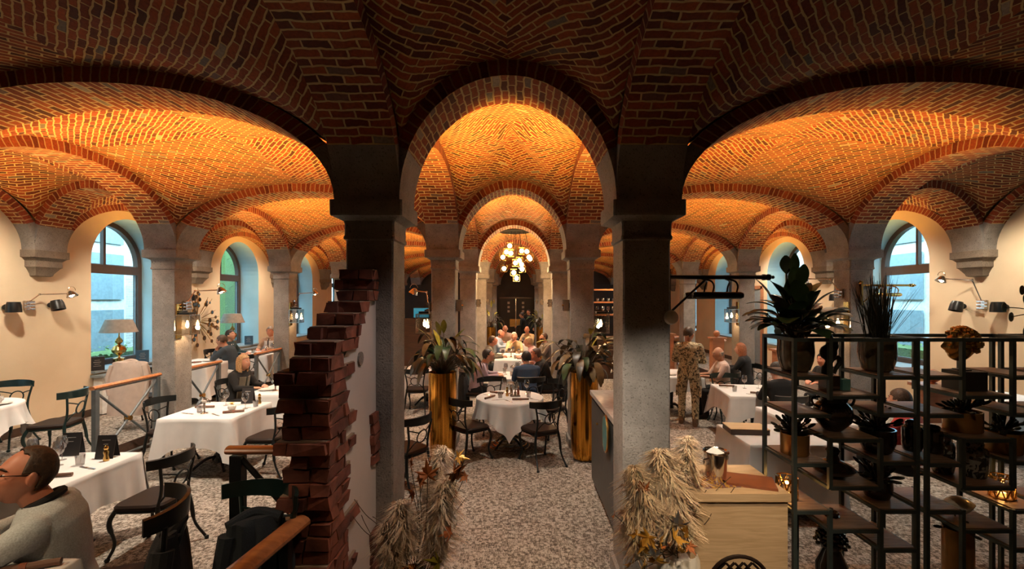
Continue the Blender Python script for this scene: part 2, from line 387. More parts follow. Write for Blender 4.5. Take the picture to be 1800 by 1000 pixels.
def vault(name, x0, x1, y0, y1, fa, fb, ga, gb):
    """vault between rib faces; fa,fb: half span/rise of the arches over x; ga,gb: over y"""
    mb = MB(); n = 24; cx, cy = (x0+x1)/2, (y0+y1)/2; hx, hy = (x1-x0)/2, (y1-y0)/2
    def F(x): return ell(fa+RT, fb+RT, x)
    def G(y): return ell(ga+RT, gb+RT, y)
    f0, g0 = F(hx), G(hy)
    def H(x, y):
        u = max(F(x)-f0, 0); v = max(G(y)-g0, 0); base = f0*(1-0)+0
        # corner height blends between the two arch ends
        e = f0 + (g0-f0)*(abs(x)/hx)**8*(1) if abs(x)/hx > abs(y)/hy else f0
        w = (abs(x)/hx)**6/((abs(x)/hx)**6+(abs(y)/hy)**6+1e-6)
        zc = f0*(1-w)+g0*w
        return ZS + zc + (u**4+v**4)**.25
    vs = []; uv = {}
    sx = [hx*math.sin(PI/2*(i/n*2-1)) for i in range(n+1)]; sy = [hy*math.sin(PI/2*(i/n*2-1)) for i in range(n+1)]
    ax = [0]*(n+1); ay = [0]*(n+1)
    for i in range(n+1):
        # developed lengths from the axes
        ax[i] = abs(sx[i])*1.12 + .06*max(0, F(0)-F(sx[i])); ay[i] = abs(sy[i])*1.12 + .06*max(0, G(0)-G(sy[i]))
    fs = []; uvs = []
    for i in range(n+1):
        for j in range(n+1): vs.append((cx+sx[i], cy+sy[j], H(sx[i], sy[j])))
    r2 = math.sqrt(.5)
    for i in range(n):
        for j in range(n):
            q = [(i, j), (i+1, j), (i+1, j+1), (i, j+1)]; fs.append([a*(n+1)+b for a, b in q])
            s = (1 if sx[i]+sx[i+1] > 0 else -1)*(1 if sy[j]+sy[j+1] > 0 else -1)
            uvs.append([(s*(ax[a]-ay[b])*r2+5, (ax[a]+ay[b])*r2) for a, b in q])
    mb.add(vs, fs, 'brick_vault', True, uvs)
    return mb.build(name, kind='structure', sharp=80)

def column(x, y, z0, name='column'):
    mb = MB()
    def sq(h, z, ch=.012): return [(x+a, y+b, z) for a, b in ((-h+ch, -h), (h-ch, -h), (h, -h+ch), (h, h-ch), (h-ch, h), (-h+ch, h), (-h, h-ch), (-h, -h+ch))]
    prof = [(.20, z0), (.20, z0+.12), (.1775, z0+.14), (.1775, 2.655), (.192, 2.665), (.192, 2.685), (.186, 2.695), (.186, 2.78), (.192, 2.80), (.215, 2.815), (.262, 2.83), (.266, 2.84), (.266, 2.945), (.240, 2.95), (.240, ZB)]
    mb.loft([sq(h, z) for h, z in prof], 'stone', False)
    mb.loft([sq(.24, ZB, .001), sq(.24, 4.3, .001)], 'brick_soffit', False)
    # brick uv for the core
    return mb.build(name, kind='structure')
def corbel(xw, s, y):
    mb = MB()
    def rc(p, h, z): return [(xw-s*.05, y-h, z), (xw+s*p, y-h, z), (xw+s*p, y+h, z), (xw-s*.05, y+h, z)]
    prof = [(.06, .12, 2.56), (.09, .13, 2.57), (.10, .135, 2.60), (.15, .18, 2.68), (.17, .20, 2.70), (.17, .20, 2.79), (.20, .235, 2.83), (.22, .262, 2.84), (.22, .262, 2.945), (.20, HR, 2.95), (.20, HR, ZB)]
    r = [rc(*p) for p in prof]
    if s < 0: r = [q[::-1] for q in r]
    mb.loft(r, 'stone_brown', False); mb.loft([r[-1], [(a, b, 4.3) for a, b, c in r[-1]]], 'brick_soffit', False)
    return mb.build('corbel', kind='structure')
rows = [XC-RS, XC-RN, XC+RN, XC+RS]
A_N = RN-HR; A_W = (RS-RN)/2-HR; B_N, B_W = .91, .86
AL = PB/2-HR; B_L = .91
wl, wr = WL, WR
AOL = ((XC-RS-HR)-(WL+.20))/2; AOR = ((WR-.20)-(XC+RS+HR))/2
cOL = ((XC-RS-HR)+(WL+.20))/2; cOR = ((WR-.20)+(XC+RS+HR))/2
for k in KS:
    y = YK(k)
    for x in rows:
        if k >= 0: column(x, y, 0)
    corbel(WL, 1, y); corbel(WR, -1, y)
for k in list(KS)+[6]:
    y = YK(k)
    lo, hi = y-HR, y+HR
    arch('transverse_arch', 'x', XC, A_N, B_N, lo, hi)
    for s in (-1, 1): arch('transverse_arch', 'x', XC+s*(RN+RS)/2, A_W, B_W, lo, hi)
    arch('transverse_arch', 'x', cOL, AOL, B_N, lo, hi); arch('transverse_arch', 'x', cOR, AOR, B_N, lo, hi)
for k in list(KS)[:]:
    ym = YK(k)+PB/2; y0, y1 = YK(k)+HR, YK(k+1)-HR
    for x in rows: arch('longitudinal_arch', 'y', ym, AL, B_L, x-HR, x+HR)
    arch('longitudinal_arch', 'y', ym, AL, B_L, WL-.02, WL+.20, False, True)
    arch('longitudinal_arch', 'y', ym, AL, B_L, WR-.20, WR+.02, True, False)
    ed = [(WL+.20, XC-RS-HR, AOL, B_N), (XC-RS+HR, XC-RN-HR, A_W, B_W), (XC-RN+HR, XC+RN-HR, A_N, B_N), (XC+RN+HR, XC+RS-HR, A_W, B_W), (XC+RS+HR, WR-.20, AOR, B_N)]
    for x0, x1, a, b in ed: vault('ceiling', x0, x1, y0, y1, a, b, AL, B_L)
# solid roof slab above, so daylight stays outside
MB().hull((WL-.6, -3.6, 4.3), (WR+.6, YEND+.8, 4.5), 'charcoal').build('ceiling', kind='structure')
# floors
MB().hull((WL-.5, -3.5, -.2), (WR+.5, YEND+.5, 0), 'carpet').build('floor', kind='structure')
mb = MB(); mb.hull((WL-.1, 3.6, 0), (XC-RS-.20, YEND, ZO), 'carpet'); mb.build('floor_left', kind='structure')
mb = MB(); mb.hull((XC+RS+.20, 3.6, 0), (WR+.1, YEND, ZO), 'carpet'); mb.build('floor_right', kind='structure')
mb = MB(); mb.hull((WL-.1, -3.3, 0), (-1.16, 3.16, ZP), 'carpet'); mb.hull((1.2, -3.3, 0), (WR+.1, 3.24, ZP), 'carpet')
mb.hull((-1.16, -3.3, 0), (1.2, 2.3, ZP), 'carpet'); mb.hull((-1.16, 2.3, 0), (1.2, 2.6, ZP/2), 'carpet'); mb.build('floor_front', kind='structure')

for nm, xa, xb in (('trim_1', XC-RS-.215, XC-RS-.198), ('trim_2', XC+RS+.198, XC+RS+.215)): MB().hull((xa, 3.585, 0), (xb, YEND, ZO+.003), 'wood_dark').build(nm, kind='structure')
NW, NSP, NR, SILL = .84, 2.88, .84, .93     # window niche: half width, springing, radius
def side_wall(name, xw, s):
    """s=+1: room lies at larger x"""
    mb = MB(); dn = .66
    def q(pts, mat): mb.add(pts, [(0, 1, 2, 3)], mat)
    xo = xw - s*dn
    for k in KS:
        y0, y1 = YK(k), YK(k+1); m = (y0+y1)/2
        if k < 0:
            q([(xw, y0, -.1), (xw, y1, -.1), (xw, y1, 4.4), (xw, y0, 4.4)], 'plaster'); q([(xo, y0, -.1), (xo, y1, -.1), (xo, y1, 4.4), (xo, y0, 4.4)], 'charcoal'); continue
        q([(xw, y0, -.1), (xw, y1, -.1), (xw, y1, SILL), (xw, y0, SILL)], 'plaster')
        q([(xw, y0, SILL), (xw, m-NW, SILL), (xw, m-NW, 4.4), (xw, y0, 4.4)], 'plaster')
        q([(xw, m+NW, SILL), (xw, y1, SILL), (xw, y1, 4.4), (xw, m+NW, 4.4)], 'plaster')
        n = 24; arc = [(m-NR*math.cos(PI*i/n), NSP+NR*math.sin(PI*i/n)) for i in range(n+1)]
        for i in range(n):
            (a, za), (b, zb) = arc[i], arc[i+1]
            q([(xw, a, za), (xw, b, zb), (xw, b, 4.4), (xw, a, 4.4)], 'plaster')
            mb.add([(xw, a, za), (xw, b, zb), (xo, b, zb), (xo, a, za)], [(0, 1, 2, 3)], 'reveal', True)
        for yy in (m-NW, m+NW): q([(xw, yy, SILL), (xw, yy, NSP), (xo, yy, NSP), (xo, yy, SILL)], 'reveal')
        q([(xw, m-NW, SILL), (xw, m+NW, SILL), (xo, m+NW, SILL), (xo, m-NW, SILL)], 'sill_stone')
        # outer leaf between the windows
        q([(xo, y0, -.1), (xo, m-NW, -.1), (xo, m-NW, 4.4), (xo, y0, 4.4)], 'charcoal')
        q([(xo, m+NW, -.1), (xo, y1, -.1), (xo, y1, 4.4), (xo, m+NW, 4.4)], 'charcoal')
        q([(xo, m-NW, -.1), (xo, m+NW, -.1), (xo, m+NW, SILL), (xo, m-NW, SILL)], 'charcoal')
    return mb.build(name, kind='structure')
side_wall('wall_left', WL, 1); side_wall('wall_right', WR, -1)
# ends
mb = MB(); mb.hull((WL-.5, -3.5, -.1), (WR+.5, -3.3, 4.4), 'plaster'); mb.build('wall_front', kind='structure')
mb = MB(); mb.hull((WL-.5, YEND, -.1), (WR+.5, YEND+.2, 4.4), 'charcoal'); mb.build('wall_back', kind='structure')
for s, xw, nm in ((1, WL, 'baseboard_left'), (-1, WR, 'baseboard_right')):
    MB().hull((xw, 3.6, ZO), (xw+s*.02, YEND, ZO+.12), 'frame_brown').build(nm, kind='structure')

def window(n, xw, s, k):
    m = YK(k)+PB/2; x = xw-s*.56; root = bpy.data.objects.new('window_%d' % n, None); COL.objects.link(root); root['kind'] = 'structure'
    fr = MB(); w = .05
    def arcpts(r, lo=0, hi=PI, n=20): return [(m-r*math.cos(lo+(hi-lo)*i/n), NSP+r*math.sin(lo+(hi-lo)*i/n)) for i in range(n+1)]
    def band(o, i, d0, d1, mat):
        rings = []
        for (a, b), (c, d) in zip(o, i): rings.append([(d0, a, b), (d1, a, b), (d1, c, d), (d0, c, d)])
        fr.loft(rings, mat, False)
    ro, ri = NR-.002, NR-.10
    O = [(m-ro, SILL)]+arcpts(ro)+[(m+ro, SILL)]; I = [(m-ri, SILL)]+arcpts(ri)+[(m+ri, SILL)]
    band(O, I, x-.05, x+.05, 'frame_brown')
    fr.hull((x-.05, m-ri, SILL+.02), (x+.05, m+ri, SILL+.12), 'frame_brown')
    fr.hull((x-.055, m-ri, 2.70), (x+.055, m+ri, 2.86), 'frame_brown')
    fr.hull((x-.035, m-.025, 2.86), (x+.035, m+.025, NSP+ri), 'frame_brown')
    # pale sash edges
    fr2 = MB()
    for (a, b, c, d) in ((m-ri, m+ri, SILL+.12, 2.70), (m-ri, m+ri, 2.86, 2.87)):
        fr2.hull((x-.02, a, c), (x+.02, b, c+.02), 'grey_metal')
    for a in (m-ri, m+ri-.02): fr2.hull((x-.02, a, SILL+.12), (x+.02, a+.02, 2.70), 'grey_metal')
    fr.build('window_frame', root); fr2.build('sash', root)
    g = MB(); n_ = 20; pts = [(x, m-ri, SILL+.1)]+[(x, a, b) for a, b in arcpts(ri)]+[(x, m+ri, SILL+.1)]
    g.add(pts, [tuple(range(len(pts)))], 'window_glass'); g.build('pane', root)
    sl = MB(); sl.hull((xw-s*.51, m-NW+.01, SILL), (xw+s*.06, m+NW-.01, SILL+.035), 'sill_stone'); sl.build('window_sill', root)
    pl = bpy.data.lights.new('portal', 'AREA'); pl.shape = 'RECTANGLE'; pl.size = 2*NW; pl.size_y = 2.8; pl.cycles.is_portal = True
    po = bpy.data.objects.new('portal', pl); COL.objects.link(po); po.location = (xw-s*.63, m, 2.3)
    po.rotation_euler = (PI/2, 0, -s*PI/2)
wi = 1
for k in range(0, 6):
    window(wi, WL, 1, k); wi += 1; window(wi, WR, -1, k); wi += 1
# outside
mb = MB()
for s, xb in ((-1, WL-4.6), (1, WR+4.2)):
    for y0, y1 in ((-4, 7.6), (9.0, 12.2), (13.6, 26)):
        vs = [(xb, y0, -.5), (xb, y1, -.5), (xb, y1, 9), (xb, y0, 9)]
        mb.add(vs, [(0, 1, 2, 3)], 'brick_outside', False, [[(v[1], v[2]) for v in vs]])
    for y0, y1 in ((7.6, 9.0), (12.2, 13.6)):
        mb.hull((xb-.25, y0, -.5), (xb+.25, y1, 9), 'white_paint')
        for z in (.6, 2.2, 3.8, 5.4): mb.hull((xb-s*.3-.02, y0+.15, z), (xb-s*.3+.02, y1-.15, z+1.3), 'sill_stone')
mb.build('wall_outside', kind='structure')
MB().hull((-40, -10, -.6), (40, 40, -.4), 'paving').build('ground', kind='structure')
# ================================================================== FURNITURE
def curve(pts, n=8):
    """Catmull-Rom through points"""
    p = [Vector(q) for q in pts]; p = [2*p[0]-p[1]]+p+[2*p[-1]-p[-2]]; out = []
    for i in range(1, len(p)-2):
        for j in range(n):
            t = j/n; a, b, c, d = p[i-1:i+3]
            out.append(.5*((2*b)+(c-a)*t+(2*a-5*b+4*c-d)*t*t+(3*b-a-3*c+d)*t**3))
    out.append(p[-2]); return out
def rrect(w, d, r, n=5):
    pts = []
    for cx, cy, a0 in ((w-r, d-r, 0), (-w+r, d-r, 90), (-w+r, -d+r, 180), (w-r, -d+r, 270)):
        for i in range(n+1): a = math.radians(a0+90*i/n); pts.append((cx+r*math.cos(a), cy+r*math.sin(a)))
    return pts
def make_chair(metal='black_metal'):
    t = thing('dining_chair', 'proto', 'chair')
    s = MB(); o = rrect(.215, .205, .09)
    o = [(x*(1+.12*y/.2), y) for x, y in o]
    s.loft([[(x*.96, y*.96, .435) for x, y in o], [(x, y, .445) for x, y in o], [(x, y, .465) for x, y in o], [(x*.93, y*.93, .482) for x, y in o]], 'seat_leather'); s.build('seat', t)
    for sx in (-1, 1):
        l = MB(); l.tube(curve([(sx*.185, .17, .45), (sx*.215, .21, .33), (sx*.185, .19, .15), (sx*.205, .235, .02)]), [.019]*12+[.013]*13, metal); l.ball((sx*.205, .238, .018), .022, metal, 8); l.build('leg', t)
        l = MB(); l.tube(curve([(sx*.165, -.17, .46), (sx*.185, -.19, .32), (sx*.19, -.22, .16), (sx*.215, -.31, .015)]), [.018]*14+[.012]*11, metal); l.ball((sx*.215, -.312, .016), .02, metal, 8); l.build('leg', t)
        l = MB(); l.tube(curve([(sx*.165, -.17, .45), (sx*.155, -.195, .6), (sx*.19, -.215, .80)]), .013, metal); l.build('back_post', t)
    b = MB(); rings = []
    for i in range(17):
        a = math.radians(-62+124*i/16); x = .275*math.sin(a); y = -.02-.255*math.cos(a); nx, ny = math.sin(a), -math.cos(a); hh = .045-.012*abs(math.sin(a))
        rings.append([(x-nx*.007, y-ny*.007, .83-hh), (x+nx*.009, y+ny*.009, .825-hh), (x+nx*.015, y+ny*.015, .835+hh), (x-nx*.003, y-ny*.003, .84+hh)])
    b.loft(rings, metal, True); b.build('backrest', t)
    r = MB(); cz, cy = .645, -.245
    r.tube([(.075*math.cos(2*PI*i/20), cy-.02*math.sin(2*PI*i/20), cz+.075*math.sin(2*PI*i/20)) for i in range(20)], .0085, metal, 6, closed=True)
    for sx in (-1, 1):
        r.tube(curve([(sx*.16, -.19, .50), (sx*.10, -.225, .58), (sx*.06, -.24, .60)]), .0075, metal, 6)
        r.tube(curve([(sx*.17, -.205, .735), (sx*.11, -.23, .715), (sx*.06, -.25, .695)]), .0075, metal, 6)
    r.build('back_ring', t)
    ap = MB(); ap.tube([(x*.93, y*.93, .425) for x, y in o], .012, metal, 6, closed=True); ap.build('seat_frame', t)
    return t
chair0 = make_chair(); chairg = make_chair('green_metal'); used = set()
def chair(x, y, face, label, z=0, proto=None, group=None):
    """face: direction (dx,dy) the sitter looks"""
    rz = math.atan2(-face[0], face[1]); p = proto or chair0
    if p.name not in used:
        used.add(p.name); p.location = (x, y, z); p.rotation_euler = (0, 0, rz); p['label'] = label; c = p
    else: c = dup(p, (x, y, z), rz, label)
    return c

def cloth_mesh(w, d, h, drop, rnd, seed, corner=.22):
    """draped cloth on a w x d top (half sizes); h top height"""
    rr = random.Random(seed); mb = MB(); r = .02
    P = []                      # perimeter points with outward normal and drop
    def seg(x0, y0, x1, y1, nx, ny, n):
        for i in range(n): t = i/n; P.append((x0+(x1-x0)*t, y0+(y1-y0)*t, nx, ny, min(t, 1-t)*math.hypot(x1-x0, y1-y0)))
    if not rnd:
        n = 22
        seg(w, -d, w, d, 1, 0, n); P.append((w, d, .7, .7, 0)); seg(w, d, -w, d, 0, 1, n); P.append((-w, d, -.7, .7, 0))
        seg(-w, d, -w, -d, -1, 0, n); P.append((-w, -d, -.7, -.7, 0)); seg(-w, -d, w, -d, 0, -1, n); P.append((w, -d, .7, -.7, 0))
        P[:] = sorted(set(P), key=lambda p: math.atan2(p[1], p[0]+1e-9))
    else:
        for i in range(120): a = 2*PI*i/120; P.append((w*math.cos(a), w*math.sin(a), math.cos(a), math.sin(a), 0))
    ph = rr.random()*6; rings = [[(x*.0, y*.0, h) for x, y, *_ in P]]
    rings.append([(x*.6, y*.6, h) for x, y, *_ in P]); rings.append([(x*.985, y*.985, h) for x, y, *_ in P]); rings.append([(x+nx*.004, y+ny*.004, h-.006) for x, y, nx, ny, _ in P])
    lv = 9
    for k in range(1, lv+1):
        t = k/lv; ring = []
        for i, (x, y, nx, ny, e) in enumerate(P):
            if rnd:
                a = math.atan2(y, x)-rnd; ed = 1.46*w/max(abs(math.cos(a)), abs(math.sin(a))); dr = max(ed-w, .2)
                c4 = abs(math.sin(2*a)); f = .035*math.sin(11*a+ph)+.02*math.sin(23*a+ph*2)+.045*(1-c4)*0+.05*c4
                out = t*(.035+f*(.4+.8*t)); pull = (-.10*max(0, c4-.6)*t)
                ring.append((x+nx*(out+pull), y+ny*(out+pull), h-.006-t*dr))
            else:
                near = math.exp(-(e/.10)**2); s_ = x*ny-y*nx
                f = .014*math.sin(s_*17+ph+nx*3)+.008*math.sin(s_*39+ph*3)
                out = t*(.02+f)+near*t*.075; dr = drop+corner*math.exp(-(e/.13)**1.3)
                ring.append((x+nx*out, y+ny*out, h-.006-t*dr))
        rings.append(ring)
    mb.loft(rings, 'linen', True, cap=False)
    return mb
TABN = 0
def table(x, y, w, d, label, cloth_label, z=0, rnd=0, seed=1, drop=.30, rz=0, top=.75, corner=.2):
    t = thing('dining_table', label, 'table', (x, y, z), rz)
    m = MB()
    if rnd: m.lathe([(w-.01, top-.035), (w-.002, top-.02), (w-.005, top-.008)], 'wood_dark', n=40)
    else: m.box((0, 0, top-.024), (2*w-.01, 2*d-.01, .03), 'wood_dark')
    m.build('tabletop', t)
    b = MB(); b.lathe([(.045, .06), (.03, .2), (.045, .5), (.05, top-.03)], 'black_metal', n=12)
    for i in range(4):
        a = PI/4+PI/2*i; b.tube(curve([(0, 0, .14), (.14*math.cos(a), .14*math.sin(a), .13), (.3*math.cos(a), .3*math.sin(a), .02)]), .018, 'black_metal')
    b.build('pedestal', t)
    if rnd:   # wire coil foot ring
        r = MB()
        for q in range(4): r.tube([((.30-.05*q)*math.cos(2*PI*i/24), (.30-.05*q)*math.sin(2*PI*i/24), .03+.03*q) for i in range(24)], .006, 'brass', 6, closed=True)
        r.build('foot_ring', t)
    c = cloth_mesh(w, d, 0, drop, rnd, seed, corner).build('tablecloth', label=cloth_label, cat='tablecloth', loc=(x, y, z+top+.002), rz=rz, sharp=80)
    return z+top+.004
# ---- small table things (prototypes)
def mk_wine():
    m = MB(); m.lathe([(.034, 0), (.033, .002), (.006, .006), (.0035, .02), (.0035, .085), (.012, .095), (.034, .115), (.043, .15), (.040, .185), (.033, .215), (.0325, .215), (.039, .185), (.0415, .15), (.033, .117), (.010, .098)], 'glass', n=18, cap=False)
    return m.build('wine_glass', label='p', cat='glass')
def mk_tumbler():
    m = MB(); m.lathe([(.028, 0), (.030, .003), (.036, .09), (.0345, .09), (.029, .008), (.0, .008)], 'glass', n=16, cap=False); return m.build('tumbler', label='p', cat='glass')
def mk_vase():
    t = thing('bud_vase', 'p', 'vase'); m = MB(); n = 32
    prof = [(.024, 0), (.040, .012), (.050, .035), (.046, .058), (.026, .072), (.018, .075), (.018, .070)]
    m.loft([[(r*(1+.05*math.cos(12*2*PI*j/n*1))*math.cos(2*PI*j/n), r*(1+.05*math.cos(12*2*PI*j/n))*math.sin(2*PI*j/n), z) for j in range(n)] for r, z in prof], 'white_ceramic'); m.build('pot', t)
    f = MB(); f.ball((0, 0, .088), .018, 'yellow_petal', 8, (1, 1, .6))
    for i in range(10):
        a = 2*PI*i/10; f.add([(0, 0, .084), (.03*math.cos(a-.2), .03*math.sin(a-.2), .096), (.04*math.cos(a), .04*math.sin(a), .088), (.03*math.cos(a+.2), .03*math.sin(a+.2), .096)], [(0, 1, 2, 3)], 'yellow_petal')
    f.build('flower', t); return t
def mk_tlamp():
    t = thing('table_lamp', 'p', 'lamp'); m = MB(); m.lathe([(.042, 0), (.042, .006), (.014, .014), (.010, .03), (.014, .12), (.012, .14)], 'chrome', n=16); m.build('base', t)
    g = MB(); g.lathe([(.062, .125), (.066, .13), (.060, .16), (.038, .185), (.004, .195)], 'glass', n=20, cap=False); g.lathe([(.030, .14), (.028, .16), (.004, .172)], 'white_ceramic', n=12, cap=False); g.build('lamp_shade', t); return t
def mk_napkin():
    t = MB(); t.tube([(-.12, 0, .016), (.12, 0, .016)], [.016, .014], 'napkin', 10); t.tube([(-.012, 0, .016), (.012, 0, .016)], .0175, 'menu_brown', 10); return t.build('napkin_roll', label='p', cat='napkin')
def mk_fork():
    m = MB(); m.box((0, -.03, .004), (.008, .13, .003), 'chrome'); m.box((0, .045, .004), (.022, .03, .003), 'chrome')
    for i in range(4): m.box((-.0095+.0063*i, .075, .005), (.003, .04, .002), 'chrome')
    return m.build('fork', label='p', cat='cutlery')
def mk_knife():
    m = MB(); m.box((0, -.05, .005), (.010, .09, .005), 'chrome'); m.add([(-.008, -.005, .004), (.010, -.005, .004), (.010, .09, .004), (-.002, .11, .004), (-.008, .0, .006), (.010, 0, .006), (.010, .09, .006), (-.002, .11, .006)], [(0, 1, 2, 3), (4, 5, 6, 7), (0, 1, 5, 4), (1, 2, 6, 5), (2, 3, 7, 6), (3, 0, 4, 7)], 'chrome')
    return m.build('knife', label='p', cat='cutlery')
def mk_menu():
    t = thing('menu_stand', 'p', 'menu'); m = MB(); M1 = Matrix.Rotation(math.radians(12), 3, 'X'); M2 = Matrix.Rotation(math.radians(-12), 3, 'X')
    m.box((0, -.022, .105), (.155, .004, .21), 'menu_black', M=M1.inverted()); m.box((0, .022, .105), (.155, .004, .21), 'menu_black', M=M2.inverted()); m.build('card', t)
    p = MB()
    for z, w in ((.165, .07), (.13, .04)): p.box((0, -.022-(.105-z)*.21-.0035, z), (w, .001, .005), 'print_pale', M=M1.inverted())
    p.build('print', t); return t
def mk_caddy():
    t = thing('condiment_caddy', 'p', 'caddy'); m = MB(); m.box((0, 0, .008), (.15, .09, .014), 'wood_dark'); m.cyl((0, 0, .01), (0, 0, .19), .004, 'black_metal', 6); m.tube([(.02*math.cos(a), 0, .20+.02*math.sin(a)) for a in [2*PI*i/10 for i in range(10)]], .004, 'black_metal', 6, closed=True); m.build('tray', t)
    for x, mt, hh in ((-.05, 'chrome', .12), (.0, 'glaze_brown', .10), (.05, 'menu_brown', .13)):
        b = MB(); b.lathe([(.018, .015), (.020, .02), (.020, hh*.65), (.009, hh*.8), (.010, hh+.01)], mt, (x, .022 if x else -.025, 0), n=12); b.build('bottle', t)
    return t
def mk_pepper():
    m = MB(); m.lathe([(.022, 0), (.024, .02), (.016, .05), (.022, .08), (.014, .10), (.020, .115), (.012, .135), (.0, .14)], 'brass', n=14); return m.build('pepper_mill', label='p', cat='mill')
def mk_plate():
    m = MB(); m.lathe([(.06, 0), (.08, .005), (.125, .014), (.125, .017), (.08, .008), (.0, .006)], 'white_ceramic', n=24, cap=False); return m.build('plate', label='p', cat='plate')
PR = {}
def put(kind, x, y, z, label, rz=0, scale=None):
    if kind not in PR:
        PR[kind] = {'wine': mk_wine, 'tumbler': mk_tumbler, 'vase': mk_vase, 'lamp': mk_tlamp, 'napkin': mk_napkin, 'fork': mk_fork, 'knife': mk_knife, 'menu': mk_menu, 'caddy': mk_caddy, 'pepper': mk_pepper, 'plate': mk_plate}[kind]()
        o = PR[kind]; o.location = (x, y, z); o.rotation_euler = (0, 0, rz); o['label'] = label
        return o
    return dup(PR[kind], (x, y, z), rz, label)
NM = {'wine': 'stemmed wine glass', 'tumbler': 'short water tumbler', 'vase': 'white ribbed bud vase with a yellow flower', 'lamp': 'small chrome table lamp with glass dome', 'napkin': 'rolled dark brown napkin',
      'fork': 'silver fork', 'knife': 'silver knife', 'menu': 'folded black menu card', 'caddy': 'condiment caddy with small bottles', 'pepper': 'brass pepper mill', 'plate': 'white dinner plate'}
def lay(z, where, items):
    """items: (kind, x, y, rz, extra words) placed on a table"""
    for kind, x, y, rz, ex in items: put(kind, x, y, z, '%s %s %s' % (NM[kind], ex, where), rz)

# --- table 1: large near-left table
z = table(-4.06, 3.93, .47, .43, 'square dining table behind the grey-haired man, dark pedestal', 'white cloth on the near left table behind the grey-haired man', seed=3, drop=.32)
wh = 'on the near left table'
lay(z, wh, [('wine', -4.42, 3.78, 0, 'front left'), ('wine', -4.32, 4.06, 0, 'at the back left'), ('wine', -4.14, 4.14, 0, 'at the back middle'), ('wine', -4.03, 4.0, 0, 'beside the bud vase'), ('tumbler', -4.18, 3.88, 0, 'left of the bud vase'), ('tumbler', -3.86, 4.02, 0, 'right of the bud vase'),
    ('vase', -3.97, 3.86, 0, ''), ('napkin', -3.80, 3.74, .25, 'at the front right'), ('napkin', -4.33, 3.90, .2, 'at the left'), ('fork', -3.92, 3.66, 1.3, 'at the front'), ('knife', -3.72, 3.94, 1.3, 'at the right edge'), ('menu', -3.78, 4.2, .1, 'at the back right'), ('pepper', -3.72, 4.12, 0, 'in front of the menu card')])
put('menu', -4.18, 4.28, z, 'dark blue menu card standing behind wine glasses on the near left table', .2)
chair(-3.20, 4.02, (-1, .05), 'black metal chair drawn up to the right side of the near left table')
# --- table 2
z = table(-3.95, 6.02, .45, .46, 'square dining table in the left bay, in front of the woman', 'white cloth with low corners on the second table of the left bay', seed=5, drop=.34)
wh = 'on the second table of the left bay'
lay(z, wh, [('lamp', -4.0, 5.82, 0, ''), ('wine', -4.0, 6.25, 0, 'behind the small lamp'), ('vase', -3.76, 6.0, 0, ''), ('wine', -3.62, 6.06, 0, 'beside the bud vase'), ('tumbler', -3.55, 6.18, 0, 'at the back right'), ('pepper', -3.60, 6.36, 0, 'at the back'), ('menu', -3.78, 6.40, .1, ''),
    ('napkin', -3.65, 5.86, .35, 'at the right'), ('napkin', -4.2, 6.12, .1, 'at the left'), ('fork', -3.80, 5.74, 1.0, 'at the front'), ('tumbler', -4.10, 5.88, 0, 'left of the small lamp'), ('knife', -4.2, 5.8, 1.3, 'at the front left')])
chair(-4.66, 6.12, (1, -.1), 'black metal chair at the left side of the second left bay table')
chair(-3.18, 5.85, (-1, .15), 'black metal chair with brown seat right of the second left bay table')
# --- table 3 (woman)
z = table(-3.72, 7.42, .46, .46, 'square dining table where the blonde woman sits', 'white cloth on the table of the blonde woman', seed=8, drop=.36)
wh = 'on the table of the blonde woman'
lay(z, wh, [('lamp', -3.85, 7.25, 0, ''), ('vase', -3.52, 7.35, 0, ''), ('wine', -3.70, 7.42, 0, 'behind the small lamp'), ('wine', -3.42, 7.55, 0, 'at the right'), ('wine', -3.34, 7.68, 0, 'at the far right corner'), ('napkin', -3.42, 7.12, .1, ''), ('plate', -4.02, 7.32, 0, 'with food in front of her'), ('menu', -3.36, 7.8, .3, 'at the back corner')])
chair(-4.68, 7.56, (1, -.15), 'black metal chair the blonde woman sits on')
chair(-3.08, 7.1, (-1, .2), 'black metal chair seen beside the broken brick wall, third left table')
# --- outer left round table
z = table(-6.52, 5.35, .5, .5, 'round table at the left edge below the wall lamp', 'white cloth on the round table at the left edge', z=ZO, rnd=.3, seed=4)
lay(z, 'on the round table at the left edge', [('plate', -6.22, 5.45, 0, ''), ('napkin', -6.35, 5.2, .3, ''), ('wine', -6.55, 5.3, 0, '')])
m = MB(); m.lathe([(.03, 0), (.045, .06), (.05, .075), (.047, .075), (.028, .006)], 'white_ceramic', n=18, cap=False); m.tube(curve([(.045, 0, .06), (.075, 0, .05), (.04, 0, .02)]), .005, 'white_ceramic', 6)
m.build('coffee_cup', label='white coffee cup on the round table at the left edge', cat='cup', loc=(-6.22, 5.45, z+.018))
chair(-5.78, 5.72, (-1, -.25), 'green-black metal chair between the round table and the stair railing', z=ZO, proto=chairg)
chair(-6.95, 6.15, (.3, -1), 'green metal chair behind the round table at the left edge', z=ZO, proto=chairg)
